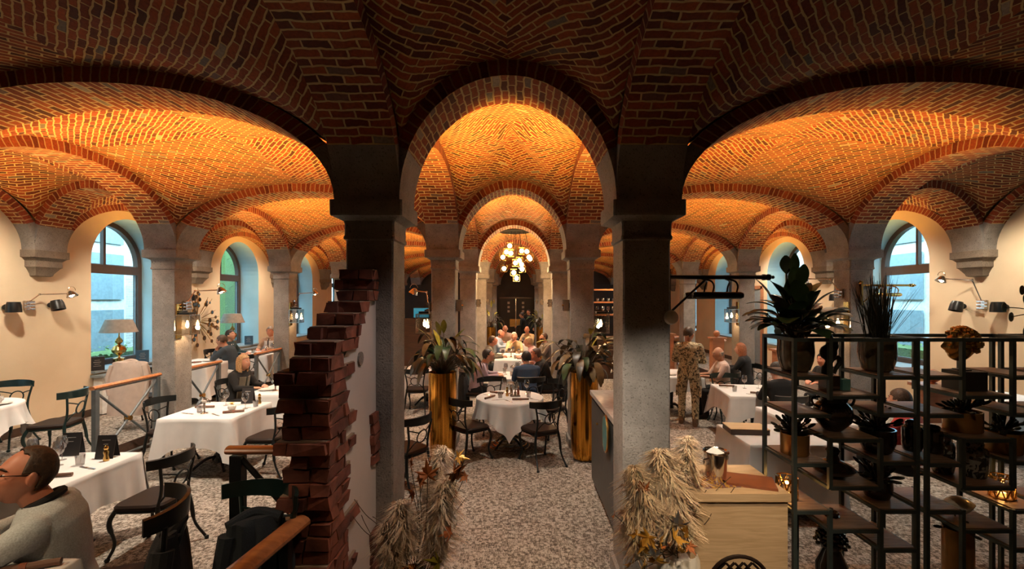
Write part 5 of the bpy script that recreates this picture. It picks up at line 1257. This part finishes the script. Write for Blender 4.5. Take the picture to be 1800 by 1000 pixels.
# ---- pampas arrangements
pm, nt, b = nodes('pampas'); setp(b, (.62, .46, .31), .9)
tc = N(nt, 'ShaderNodeTexCoord'); no = N(nt, 'ShaderNodeTexNoise'); no.inputs['Scale'].default_value = 9; nt.links.new(tc.outputs['Object'], no.inputs['Vector']); nt.links.new(ramp(nt, no.outputs['Fac'], [(.3, (.60, .42, .26)), (.7, (.82, .64, .44))]), b.inputs['Base Color'])
simple('pampas_pale', (.90, .76, .56), .9); simple('pampas_dark', (.44, .29, .17), .9)  # paler and darker straw tones, alternating from strand to strand
def plume(root, base, tip, R, rnd, strands=1500, name='plume'):
    """feathery pampas head: many thin curved blades round a stem"""
    base, tip = Vector(base), Vector(tip); ax = (tip-base); Lx = ax.length; axn = ax.normalized(); u = axn.cross(Vector((0, 1, 0))).normalized(); w = axn.cross(u)
    mb = MB(); vs = []; fs = []
    for i in range(strands):
        t = rnd.random()**.8; a = rnd.uniform(0, 2*PI); env = R*(.30+.70*math.sin(PI*min(1, .12+t*.80))**.7)*rnd.choice((.5, .7, .85, 1.0, 1.25))*rnd.uniform(.85, 1.1)*(1+.22*math.sin(5*a+t*9))
        c = base+ax*t; o = u*math.cos(a)+w*math.sin(a)
        p0 = c+o*.006; p1 = c+o*env*.5+axn*Lx*.10; p2 = c+o*env+axn*Lx*.11+Vector((0, 0, -env*.22))+o.cross(axn)*env*rnd.uniform(-.35, .35)
        s = (axn.cross(o)).normalized()*rnd.uniform(.0012, .0030); q = len(vs)
        vs += [p0-s, p0+s, p1-s*1.2, p1+s*1.2, p2-s*.3, p2+s*.3]; fs += [(q, q+1, q+3, q+2), (q+2, q+3, q+5, q+4)]
    n3 = len(fs)//2
    for q, mt in enumerate(('pampas', 'pampas_pale', 'pampas_dark')):
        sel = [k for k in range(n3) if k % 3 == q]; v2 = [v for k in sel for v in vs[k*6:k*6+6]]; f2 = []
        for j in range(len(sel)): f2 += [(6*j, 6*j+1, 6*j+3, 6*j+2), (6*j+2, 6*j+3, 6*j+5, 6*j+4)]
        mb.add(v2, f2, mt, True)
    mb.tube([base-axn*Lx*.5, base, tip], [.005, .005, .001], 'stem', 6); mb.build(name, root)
def maple(mb, c, s, M, mat):
    pts = []
    prof = [1.25, .62, .70, .42, 1.05, .55, .62, .36, .8, .35, .22, .12, .22, .35, .8, .36, .62, .55, 1.05, .42, .70, .62]
    for i, r in enumerate(prof):
        a = 2*PI*i/22; r *= s*1.1; pts.append(Vector((r*math.cos(a), r*math.sin(a), .10*s*math.cos(3*a)+.25*r*r/s)))
    mb.add([Vector(c)]+[Vector(c)+M @ p for p in pts], [(0, i+1, (i+1) % 22+1) for i in range(22)], mat, False)
def arrangement(label, x, y, plumes, leaves, vase, seed, vlabel, tall, twigs=6):
    rnd = random.Random(seed); p = thing('dried_arrangement', label, 'plant', (0, 0, 0))
    for (px, py, qx, qy, R, Y, n) in plumes: plume(p, at(px, py, Y=Y), at(qx, qy, Y=Y+.02), R, rnd, n)
    for (px, py, Y, s, mat) in leaves:
        mb = MB(); c = at(px, py, Y=Y); M = Matrix.Rotation(rnd.uniform(0, 6), 3, 'Z') @ Matrix.Rotation(rnd.uniform(.7, 1.7), 3, 'X') @ Matrix.Rotation(rnd.uniform(0, 6), 3, 'Z')
        maple(mb, c, s, M, mat); mb.build('leaf', p)
        tw = MB(); b0 = Vector((x, y, vase)); tw.tube(curve([b0, (b0+Vector(c))/2+Vector((rnd.uniform(-.05, .05), rnd.uniform(-.03, .03), rnd.uniform(-.03, .05))), c]), .0022, 'stem', 5); tw.build('twig', p)
    for i in range(twigs):
        a = rnd.uniform(-1.2, 1.2); q = Vector((x, y, vase)); pts = [q]
        for j in range(6): q = q+Vector((.07*math.sin(a+rnd.uniform(-.9, .9)), rnd.uniform(-.03, .03), .06+rnd.uniform(-.03, .04))); pts.append(q)
        tw = MB(); tw.tube(curve(pts, 4), .0022, 'stem', 5); tw.build('twig', p)
    t = thing('floor_vase', vlabel, 'vase', (x, y, 0)); return t, p
# right arrangement, tall ribbed pale vase beside the desk
t, p = arrangement('pale pampas plumes with gold leaves in front of the front right column', .90, 2.62,
    [(1180, 905, 1160, 800, .14, 2.62, 2600), (1203, 880, 1208, 778, .10, 2.66, 2600), (1150, 930, 1115, 830, .12, 2.56, 2400), (1190, 960, 1183, 860, .14, 2.60, 2600), (1130, 985, 1108, 900, .12, 2.54, 1600), (1203, 840, 1212, 772, .06, 2.70, 1500)],
    [(1140, 945, 2.40, .07, 'autumn_gold'), (1128, 965, 2.40, .05, 'autumn_gold'), (1153, 985, 2.38, .06, 'autumn_gold'), (1128, 1000, 2.38, .05, 'autumn_gold'), (1187, 945, 2.40, .06, 'autumn_gold'), (1193, 922, 2.42, .06, 'silver_leaf'), (1152, 975, 2.36, .05, 'silver_leaf'), (1205, 935, 2.42, .05, 'autumn_gold'), (1175, 960, 2.4, .05, 'autumn'), (1132, 860, 2.5, .05, 'autumn'), (1212, 960, 2.42, .04, 'autumn'), (1110, 990, 2.40, .05, 'autumn_gold'), (1118, 940, 2.42, .04, 'autumn_gold'), (1195, 968, 2.4, .045, 'autumn_gold'), (1160, 955, 2.40, .05, 'autumn_gold'), (1080, 905, 2.5, .03, 'autumn')], .75, 5, 'tall pale ribbed vase holding the right pampas plumes', .75)
m = MB(); n_ = 48; m.loft([[(r*(1+.02*math.cos(16*2*PI*j/n_))*math.cos(2*PI*j/n_), r*(1+.02*math.cos(16*2*PI*j/n_))*math.sin(2*PI*j/n_), z_) for j in range(n_)] for r, z_ in ((.11, ZP-.33+.0), (.13, .1), (.15, .5), (.14, .74), (.125, .78), (.12, .74))], 'white_ceramic', True, True); m.build('body', t)
# left arrangement, darker
t, p = arrangement('dusky pampas plumes with autumn leaves beside the front left column', -.62, 2.75,
    [(745, 900, 778, 795, .10, 2.8, 1900), (752, 960, 782, 850, .13, 2.72, 2400), (715, 985, 705, 890, .13, 2.68, 2400), (760, 1000, 775, 905, .12, 2.7, 2000), (700, 1010, 680, 925, .10, 2.64, 1500)],
    [(752, 835, 2.6, .07, 'autumn'), (738, 845, 2.6, .05, 'autumn'), (800, 832, 2.7, .08, 'autumn'), (812, 815, 2.7, .06, 'autumn'), (806, 803, 2.7, .05, 'autumn_gold'), (818, 836, 2.7, .04, 'autumn'), (722, 818, 2.6, .05, 'autumn'), (802, 867, 2.7, .04, 'autumn'), (790, 935, 2.6, .05, 'autumn'), (757, 806, 2.7, .03, 'autumn'), (770, 990, 2.5, .06, 'leaf_yellow'), (790, 945, 2.6, .04, 'leaf_dark'), (725, 865, 2.6, .05, 'autumn')], .55, 6, 'dark vase holding the left dusky pampas plumes', .55, 8)
m = MB(); m.lathe([(.10, .0), (.14, .1), (.15, .35), (.10, .52), (.11, .56), (.09, .55)], 'glaze_black', n=24); m.build('body', t)

# ================================================================== SHELVING
simple('shelf_edge', (.05, .062, .058), .5)
ZF, ZBK = 2.75, 3.08
def zz(py): return CAMZ-(py-525)*ZF/800
def shelving(x0, label):
    t = thing('shelving_unit', label, 'shelf', (x0, ZF, ZP)); bw = .022
    xs = [0, .215, .52, .74]; ztop = zz(594)-ZP; zlo = 0
    spans = {0: [662, 729, 815, 898], 1: [696, 772, 856, 931], 2: [662, 728, 812, 897, 965]}
    D = ZBK-ZF
    for q, x in enumerate(xs):
        for yy in (0, D):
            segs = [(0, ztop)] if q in (0, 3) else ([(zz(703)-ZP, ztop), (zz(858)-ZP, zz(770)-ZP), (0, zz(895)-ZP)] if q == 1 else [(zz(732)-ZP, ztop), (zz(858)-ZP, zz(770)-ZP), (0, zz(895)-ZP)])
            for a_, b_ in segs: p = MB(); p.box((x, yy, (a_+b_)/2), (bw, bw, b_-a_), 'shelf_metal'); p.build('post', t)
    r = MB()
    for yy in (0, D): r.box((.37, yy, ztop-bw/2), (.74, bw*.96, bw), 'shelf_metal')
    for x in (0, .74): r.box((x, D/2, ztop-bw/2), (bw*.96, D, bw), 'shelf_metal')
    r.build('top_frame', t)
    for c in range(3):
        a, b_ = xs[c], xs[c+1]
        for py in spans[c]:
            z_ = zz(py)-ZP; s = MB(); s.box(((a+b_)/2, D/2, z_), (b_-a-bw, D-.005, .016), 'wood_shelf'); s.build('board', t)
            e = MB(); 
            for yy in (0, D): e.box(((a+b_)/2, yy, z_-.008), (b_-a, bw*.9, bw*.9), 'shelf_metal')
            e.box((a, D/2, z_-.008), (bw*.8, D, bw*.8), 'shelf_metal'); e.box((b_, D/2, z_-.008), (bw*.8, D, bw*.8), 'shelf_metal'); e.build('shelf_frame', t)
    return t
UA, UB, UC = 1.675, 2.475, 3.275
shelving(UA, 'dark metal staggered shelving unit right of the wooden desk'); shelving(UB, 'second dark metal staggered shelving unit carrying the golden head'); shelving(UC, 'third dark metal shelving unit cut by the right edge of the photo')
YM = (ZF+ZBK)/2
def sx(U, c): return U+[.1075, .3675, .63][c]
def sz(py): return zz(py)+.009
def pot(name, label, x, z_, r, h, mat, prof=None, y=YM):
    t = thing(name, label, 'pot', (x, y, z_)); pr = prof or [(.62, 0), (.78, .06), (.95, .35), (1, .6), (.97, .92), (.99, 1), (.90, 1), (.86, .88)]
    m = MB(); m.lathe([(a*r, b_*h) for a, b_ in pr], mat, n=32, cap=False); m.lathe([(0, 0.002), (pr[0][0]*r, 0.002)], mat, n=32, cap=False); m.build('body', t)
    s = MB(); s.lathe([(0, h*.9), (r*.88, h*.9)], 'soil', n=20, cap=False); s.build('soil', t); return t
r1 = random.Random(21)
pot('planter_pot', 'bronze glazed pot with broad leaves on the top left shelf', sx(UA, 0)+.0, sz(662), .106, .20, 'glaze_brown')
p = thing('potted_plant', 'broad-leaved green plant in the top left bronze pot', 'plant', (sx(UA, 0), YM, sz(662)+.18))
leafy(p, (0, 0, 0), 84, (.13, .20), (.048, .068), ['leaf', 'leaf', 'leaf', 'leaf_dark'], r1, 1.0, .14, 1.1, .8)
leafy(p, (0, 0, .08), 6, (.13, .18), (.030, .045), ['leaf'], r1, .45, .20, 1.4, .3)
pot('planter_pot', 'bronze glazed pot with spiky grass on the top shelf before the window', sx(UA, 2), sz(662), .105, .205, 'glaze_brown')
p = thing('potted_plant', 'spiky dark grass in the bronze pot before the window', 'plant', (sx(UA, 2), YM, sz(662)+.18)); g = MB()
for i in range(170):
    a = r1.uniform(0, 2*PI); tl = abs(r1.gauss(0, .32)); L = r1.uniform(.18, .46); d = Vector((math.cos(a)*tl, math.sin(a)*tl, 1)).normalized()
    leaf(g, (r1.uniform(-.05, .05), r1.uniform(-.05, .05), 0), d, L, .0042, 'leaf_dark', .12, 4)
g.build('blades', p)
def succulent(label, x, z_, n=26, y=YM, mat='leaf_dark', L=(.05, .09)):
    p = thing('potted_plant', label, 'plant', (x, y, z_)); s = MB()
    lf = MB()
    for i in range(n):
        a = r1.uniform(0, 2*PI); e = r1.uniform(.1, 1.3); d = Vector((math.cos(a)*math.cos(e), math.sin(a)*math.cos(e), math.sin(e))); q = d*r1.uniform(.03, .12); s.tube([(0, 0, -.01), q*.5+Vector((0, 0, .01)), q], .005, 'stem', 5)
        k = MB(); k.ball(q+d*.03, .03, mat, 8, (.36, .36, 1), M=d.to_track_quat('Z', 'Y').to_matrix()); k.build('leaf', p)
    s.build('stem', p)
pot('planter_pot', 'orange-gold pot with dark foliage on the second left shelf', sx(UA, 0)-.005, sz(815), .082, .13, 'glaze_gold', [(.96, 0), (1, .05), (1, 1), (.93, 1), (.92, .85)])
succulent('dark succulent in the orange-gold pot on the second left shelf', sx(UA, 0)-.005, sz(815)+.12, 34)
pot('planter_pot', 'dark bowl pot with foliage on the middle shelf beside the black vase', sx(UA, 2), sz(812), .10, .15, 'glaze_black')
succulent('dark foliage plant on the middle shelf beside the black vase', sx(UA, 2), sz(812)+.14, 40)
pot('planter_pot', 'dark pot with trailing foliage low on the first shelving unit', sx(UA, 2), sz(897), .085, .12, 'glaze_black')
succulent('trailing foliage low on the first shelving unit', sx(UA, 2), sz(897)+.11, 40)
pot('planter_pot', 'gold pot with succulent under the black cube', sx(UB, 1)+.01, sz(772), .098, .125, 'glaze_gold', [(.96, 0), (1, .05), (1, 1), (.93, 1), (.92, .85)])
succulent('succulent with thick leaves in the gold pot under the black cube', sx(UB, 1)+.01, sz(772)+.11, 40)
pot('planter_pot', 'gold pot with succulent at the right, beside the patterned jar', sx(UB, 2)+.01, sz(812), .09, .13, 'glaze_gold', [(.96, 0), (1, .05), (1, 1), (.93, 1), (.92, .85)])
succulent('succulent in the right gold pot beside the patterned jar', sx(UB, 2)+.01, sz(812)+.12, 44)
pot('planter_pot', 'tall gold cylinder pot at the bottom of the second unit', sx(UB, 1)-.02, ZP+.005, .08, .42, 'glaze_gold', [(.9, 0), (1, .02), (1, 1), (.93, 1), (.92, .85)])
succulent('dark leaves in the tall gold pot at the bottom of the second unit', sx(UB, 1)-.02, ZP+.41, 20)
# black vase with handles
t = thing('vase', 'round glossy black vase with handles on the middle shelf', 'vase', (sx(UA, 1)-.02, YM, sz(772)))
m = MB(); m.lathe([(.045, 0), (.06, .01), (.10, .06), (.112, .11), (.10, .155), (.075, .185), (.088, .215), (.094, .22), (.07, .19)], 'glaze_black', n=32, cap=False); m.build('body', t)
for s in (-1, 1): m = MB(); m.tube(curve([(s*.088, 0, .215), (s*.135, 0, .20), (s*.125, 0, .165), (s*.10, 0, .155)]), .008, 'glaze_black', 8); m.build('handle', t)
m = MB(); m.lathe([(.05, 0), (.11, .03), (.125, .05), (.10, .075), (.04, .10), (.028, .13), (.042, .16), (.030, .175), (.022, .14)], 'glaze_black', n=32, cap=False); m.build('vase', label='squat black bottle vase below the round black vase', cat='vase', loc=(sx(UA, 1)-.02, YM, sz(856)))
# animal figurine
t = thing('figurine', 'black animal figurine with raised snout and curled tail on a black base', 'figurine', (sx(UA, 1)-.045, YM, sz(696)))
m = MB(); m.box((0, 0, .045), (.085, .08, .09), 'glaze_black'); m.build('base', t)
m = MB(); m.box((.0, -.0405, .045), (.02, .002, .05), 'print_pale') if False else None
b_ = MB(); b_.tube(curve([(-.02, 0, .085), (-.015, 0, .14), (.01, 0, .19)]), [.030]*9+[.022]*8, 'leaf_dark', 10); b_.ball((-.005, 0, .235), .055, 'leaf_dark', 14, (1, .7, .95)); b_.ball((.025, 0, .275), .036, 'leaf_dark', 12, (1, .8, 1)); b_.tube([(.012, 0, .29), (.004, 0, .34), (-.008, 0, .375)], [.030, .018, .009], 'leaf_dark', 10)
for s in (-1, 1): b_.ball((.03, s*.025, .30), .014, 'leaf_dark', 8)
o_ = b_.build('body', t); remesh(o_, .006, 3)
m = MB(); m.tube(curve([(.02, 0, .19), (.055, 0, .205), (.065, 0, .17), (.045, 0, .135), (.03, 0, .10)]), [.014]*25+[.012]*8, 'leaf_dark', 8); m.build('tail', t)
m = MB(); m.box((0, 0, .035), (.05, .05, .07), 'teal_glass'); m.build('gift_box', label='small turquoise box beside the figurine base', cat='box', loc=(sx(UA, 1)+.035, YM-.02, sz(696)))
# golden head sculpture on a cube
t = thing('head_sculpture', 'golden curly-haired head sculpture above the black cube', 'sculpture', (sx(UB, 1)+.005, YM, sz(696)+.135), 1.2)
m = MB(); m.cyl((0, 0, -.012), (0, 0, .06), .006, 'black_metal', 8); m.box((0, 0, -.009), (.07, .07, .006), 'black_metal'); m.build('stand', t)
m = MB(); head_grid(m, Matrix.Translation((0, 0, .15)) @ Matrix.Scale(.86, 4), 'brass'); m.build('face', t)
m = MB(); r2 = random.Random(4)
for i in range(150):
    a = r2.uniform(0, 2*PI); e = r2.uniform(-.6, 1.5); d = Vector((math.cos(a)*math.cos(e), math.sin(a)*math.cos(e), math.sin(e)))
    if d.y > .45 and d.z < .55: continue
    m.ball((d.x*.078, d.y*.09, .155+d.z*.10), r2.uniform(.012, .02), 'brass', 6)
m.build('hair', t)
m = MB(); m.box((0, 0, .06), (.15, .15, .12), 'menu_black'); m.build('display_block', label='black cube under the golden head', cat='box', loc=(sx(UB, 1)+.02, YM, sz(696)))
# jars
def jar(label, x, y, z_, r, h, mat):
    t = thing('lidded_jar', label, 'jar', (x, y, z_)); m = MB(); m.lathe([(r*.8, 0), (r*.92, .01), (r, h*.2), (r, h*.7), (r*.9, h*.78), (r*.6, h*.82)], mat, n=28); m.build('body', t)
    l = MB(); l.lathe([(r*.66, h*.82), (r*.7, h*.84), (r*.7, h*.92), (r*.5, h*.97), (.012, h*.985), (.012, h), (.004, h)], mat, n=24); l.build('lid', t)
def mottled(name, c0, c1, sc):
    m, nt, b = nodes(name); tc = N(nt, 'ShaderNodeTexCoord'); n = N(nt, 'ShaderNodeTexNoise'); n.inputs['Scale'].default_value = sc; n.inputs['Detail'].default_value = 4; n.inputs['Distortion'].default_value = 1.5
    nt.links.new(tc.outputs['Object'], n.inputs['Vector']); nt.links.new(ramp(nt, n.outputs['Fac'], [(0, c0), (.5, c1)], 'CONSTANT'), b.inputs['Base Color']); b.inputs['Roughness'].default_value = .15; b.inputs['Coat Weight'].default_value = 1
mottled('patterned_glaze', (.02, .022, .022), (.24, .24, .22), 26)
jar('black lidded jar on the second unit, left of its pair', sx(UB, 0)-.035, YM+.02, sz(812), .055, .20, 'glaze_black'); jar('black lidded jar on the second unit, right of its pair', sx(UB, 0)+.065, YM-.02, sz(812), .05, .18, 'glaze_black')
jar('patterned lidded jar, left one in the boxed shelf', sx(UB, 1)-.07, YM+.05, sz(856), .062, .25, 'patterned_glaze'); jar('patterned lidded jar, right one in the boxed shelf', sx(UB, 1)+.065, YM-.02, sz(856), .068, .235, 'patterned_glaze')
# tea light holders
def lattice(label, x, z_, y=YM, r=.062, h=.13):
    t = thing('candle_holder', label, 'candle', (x, y, z_)); m = MB(); n = 9
    for q in (0, h): m.tube([(r*math.cos(2*PI*i/24), r*math.sin(2*PI*i/24), q+.003) for i in range(24)], .004, 'brass', 6, closed=True)
    for i in range(n):
        for s in (-1, 1):
            for lv in range(2):
                a0 = 2*PI*i/n; a1 = a0+s*PI/n; m.cyl((r*math.cos(a0), r*math.sin(a0), lv*h/2), (r*math.cos(a1), r*math.sin(a1), (lv+1)*h/2), .004, 'brass', 5)
    m.build('lattice', t); g = MB(); g.lathe([(r*.85, .004), (r*.85, h-.004)], 'glass', n=24, cap=False); g.build('cup', t)
    c = MB(); c.lathe([(.02, .004), (.02, .03), (.004, .032), (.004, .045)], 'candle', n=12); c.build('candle', t); point('candle_light', (x, y, z_+.06), 1.2, (1, .45, .12), .01)
lattice('lit gold lattice candle holder at the desk end of the first unit', sx(UA, 0)-.055, sz(898)); lattice('lit gold lattice candle holder at the right of the second unit', sx(UB, 2)+.0, sz(897))
# shell and cone
m = MB(); k = []
for i in range(17):
    t_ = i/16; k.append([(t_*.19-.08, .062*math.sin(PI*(.15+.8*t_))**1*math.cos(a)*(1-.2*t_), .062*(math.sin(PI*(.15+.8*t_))*(1+.12*math.sin(a*1))*math.sin(a)*(1-.2*t_))+.062) for a in [2*PI*j/16 for j in range(16)]])
m.loft(k, 'shell_stripe' if 'shell_stripe' in MAT else 'white_ceramic'); m.build('seashell', label='large pale striped shell lying on the low shelf of the second unit', cat='shell', loc=(sx(UB, 1)-.02, YM, sz(931)))
t = thing('pine_cone', 'glossy black cone ornament at the bottom of the first unit', 'ornament', (sx(UA, 1)-.03, YM, ZP+.30)); m = MB()
for i in range(9):
    for j in range(10): a = 2*PI*(j+.5*(i % 2))/10; r = .075*(1-i/10)+.012; m.ball((r*math.cos(a), r*math.sin(a), .03+i*.024), .018, 'glaze_black', 6, (1, 1, .7))
m.lathe([(.06, 0), (.07, .03), (.01, .25)], 'glaze_black', n=12); m.build('scales', t)
m = MB(); m.lathe([(.05, 0), (.09, .05), (.09, .2), (.05, .29), (.05, .298)], 'glaze_black', n=20); m.build('plinth_pot', label='black pot standing below the cone ornament', cat='pot', loc=(sx(UA, 1)-.03, YM, ZP+.001))
m = MB(); m.tube(curve([(0, 0, 0), (.05, 0, .06), (.10, 0, .02), (.14, 0, -.10)]), [.03]*25, 'cloth_blue', 10, flat=(1, .5)) if False else None
# trailing plant at the right edge
p = thing('potted_plant', 'round-leaved green plant entering at the right edge', 'plant', (UC+.12, YM, zz(594)+.012)); m = MB(); m.lathe([(.07, 0), (.09, .12), (.085, .14)], 'white_ceramic', n=20); m.build('pot', p); s = MB()
for (px, py) in [(1766, 540), (1778, 557), (1803, 525), (1797, 510), (1812, 560), (1826, 520), (1803, 583), (1830, 545)]:
    q = Vector(at(px, py, Y=YM-.03))-Vector((UC+.12, YM, zz(594)+.012)); s.tube(curve([(0, 0, .13), q*.6+Vector((0, 0, .06)), q]), .003, 'stem', 5)
    k = MB(); k.loft([[q+Vector((.038*math.cos(a), yy+.02*math.cos(a), .030*math.sin(a))) for a in [2*PI*j/16 for j in range(16)]] for yy in (0, .003)], 'leaf'); k.build('leaf', p)
s.build('stem', p)

# ================================================================== RECEPTION DESK
DZ = 1.115; YF = 2.58   # desk top height and front
DX0, DX1 = .985, 1.545
t = thing('reception_desk', 'pale oak reception desk at the bottom right', 'desk', (0, 0, 0))
m = MB(); m.hull((DX0, YF+.01, ZP), (DX1-.005, YF+.03, DZ-.05), 'wood_oak'); m.build('front_panel', t)
for x in (DX0, DX1-.03): m = MB(); m.hull((x, YF+.03, ZP), (x+.025, YF+.42, DZ-.05), 'wood_oak'); m.build('side_panel', t)
m = MB(); m.hull((DX0-.01, YF-.005, DZ-.045), (DX1+.005, YF+.45, DZ), 'wood_oak'); m.build('desktop', t)
t = thing('ice_bucket', 'silver ice bucket holding folded white cloth on the oak desk', 'bucket', (1.205, 2.76, DZ+.004), .4)
m = MB(); m.lathe([(.052, 0), (.056, .01), (.070, .17), (.077, .176), (.074, .182), (.066, .17), (.052, .015)], 'chrome', n=36, cap=False); m.build('body', t)
for s in (-1, 1): m = MB(); m.tube(curve([(s*.068, 0, .14), (s*.095, 0, .135), (s*.09, 0, .11), (s*.065, 0, .105)]), .006, 'chrome', 8); m.build('handle', t)
m = MB(); r3 = random.Random(2)
m.add([(0, 0, .20), (-.05, -.03, .165), (.01, -.055, .18), (.055, -.01, .165), (.03, .05, .185), (-.04, .045, .165)], [(0, 1, 2), (0, 2, 3), (0, 3, 4), (0, 4, 5), (0, 5, 1)], 'linen'); m.build('cloth', t)
def menu_folder(label, c, w, d, rz, mat, z=DZ, th=.014):
    t = thing('menu_folder', label, 'menu', (*c, z+.001), rz); m = MB(); m.box((0, 0, th/2), (w, d, th), mat); m.build('cover', t); m = MB(); m.box((0, .003, th/2), (w-.008, d+.001, th*.5), 'cloth_white'); m.build('pages', t)
menu_folder('closed brown leather menu on the oak desk', (1.40, 2.74), .27, .19, -.35, 'menu_brown')
mottled('magazine', (.55, .30, .06), (.20, .10, .12), 30)
m = MB(); m.box((0, 0, .002), (.24, .17, .003), 'magazine'); m.build('magazine', label='colourful magazine under the ice bucket', cat='magazine', loc=(1.20, 2.74, DZ+.0005), rz=.1)
for i, (a, b_) in enumerate(((1.035, .3), (1.055, .5))):
    m = MB(); m.cyl((0, 0, .004), (.0, .14, .004), .004, 'menu_brown', 6); m.build('pen', label=['dark pen left of the ice bucket, outer', 'dark pen left of the ice bucket, inner'][i], cat='pen', loc=(a, 2.66, DZ), rz=-b_)
# bistro chair with lattice back at the bottom
t = thing('bistro_chair', 'bistro chair with dark lattice back at the bottom edge before the desk', 'chair', (1.00, 2.05, ZP), PI)
m = MB(); W2 = .135
arcp = [(W2*math.cos(a), 0, .60+.13*math.sin(a)) for a in [PI*i/16 for i in range(17)]]
m.tube([(W2, 0, .40)]+arcp+[(-W2, 0, .40)], .009, 'seat_leather', 8); m.build('back_frame', t)
m = MB()
for i in range(-7, 8):
    for s in (-1, 1):
        x0 = i*.04; p_ = []
        for j in range(9):
            zq = .42+j*.04; xq = x0+s*(zq-.56)
            lim = W2 if zq < .60 else math.sqrt(max(0, 1-((zq-.60)/.13)**2))*W2
            if abs(xq) <= lim: p_.append((xq, s*.003, zq))
        if len(p_) > 1: m.tube(p_, .006, 'seat_leather', 5)
m.build('lattice', t)
m = MB(); m.lathe([(.0, .43), (.19, .43), (.20, .445), (.19, .46), (0, .46)], 'seat_leather', (0, .2, 0), n=24, cap=False); m.build('seat', t)
for a, b_ in ((-.15, .06), (.15, .06), (-.15, .34), (.15, .34)): m = MB(); m.cyl((a, b_, 0), (a*.9, b_, .43), .012, 'seat_leather', 8); m.build('leg', t)
# hedges outside
def hedge(label, x, y, w, d, h, n=500, seed=1):
    rd = random.Random(seed); mb = MB()
    mb.box((x, y, -.4+h/2), (w*.8, d*.9, h*.9), 'hedge')
    for i in range(n):
        p_ = Vector((x+rd.uniform(-w, w)/2, y+rd.uniform(-d, d)/2, -.4+h*rd.uniform(.3, 1.05))); a = rd.uniform(0, 6)
        leaf(mb, p_, (math.cos(a), math.sin(a), rd.uniform(0, .8)), .12, .03, 'hedge', .5, 3)
    o_ = mb.build('hedge', label=label, cat='hedge', kind='stuff'); return o_
hedge('green hedge outside the left windows', WL-2.2, 10.5, .9, 9, 1.45, 1400, 1); hedge('green hedge outside the right windows', WR+2.6, 9.5, .9, 8, 1.5, 1200, 2)
hedge('tall green shrub outside the second left window', WL-3.6, 17.6, 1.0, 2.6, 5.2, 1500, 3)
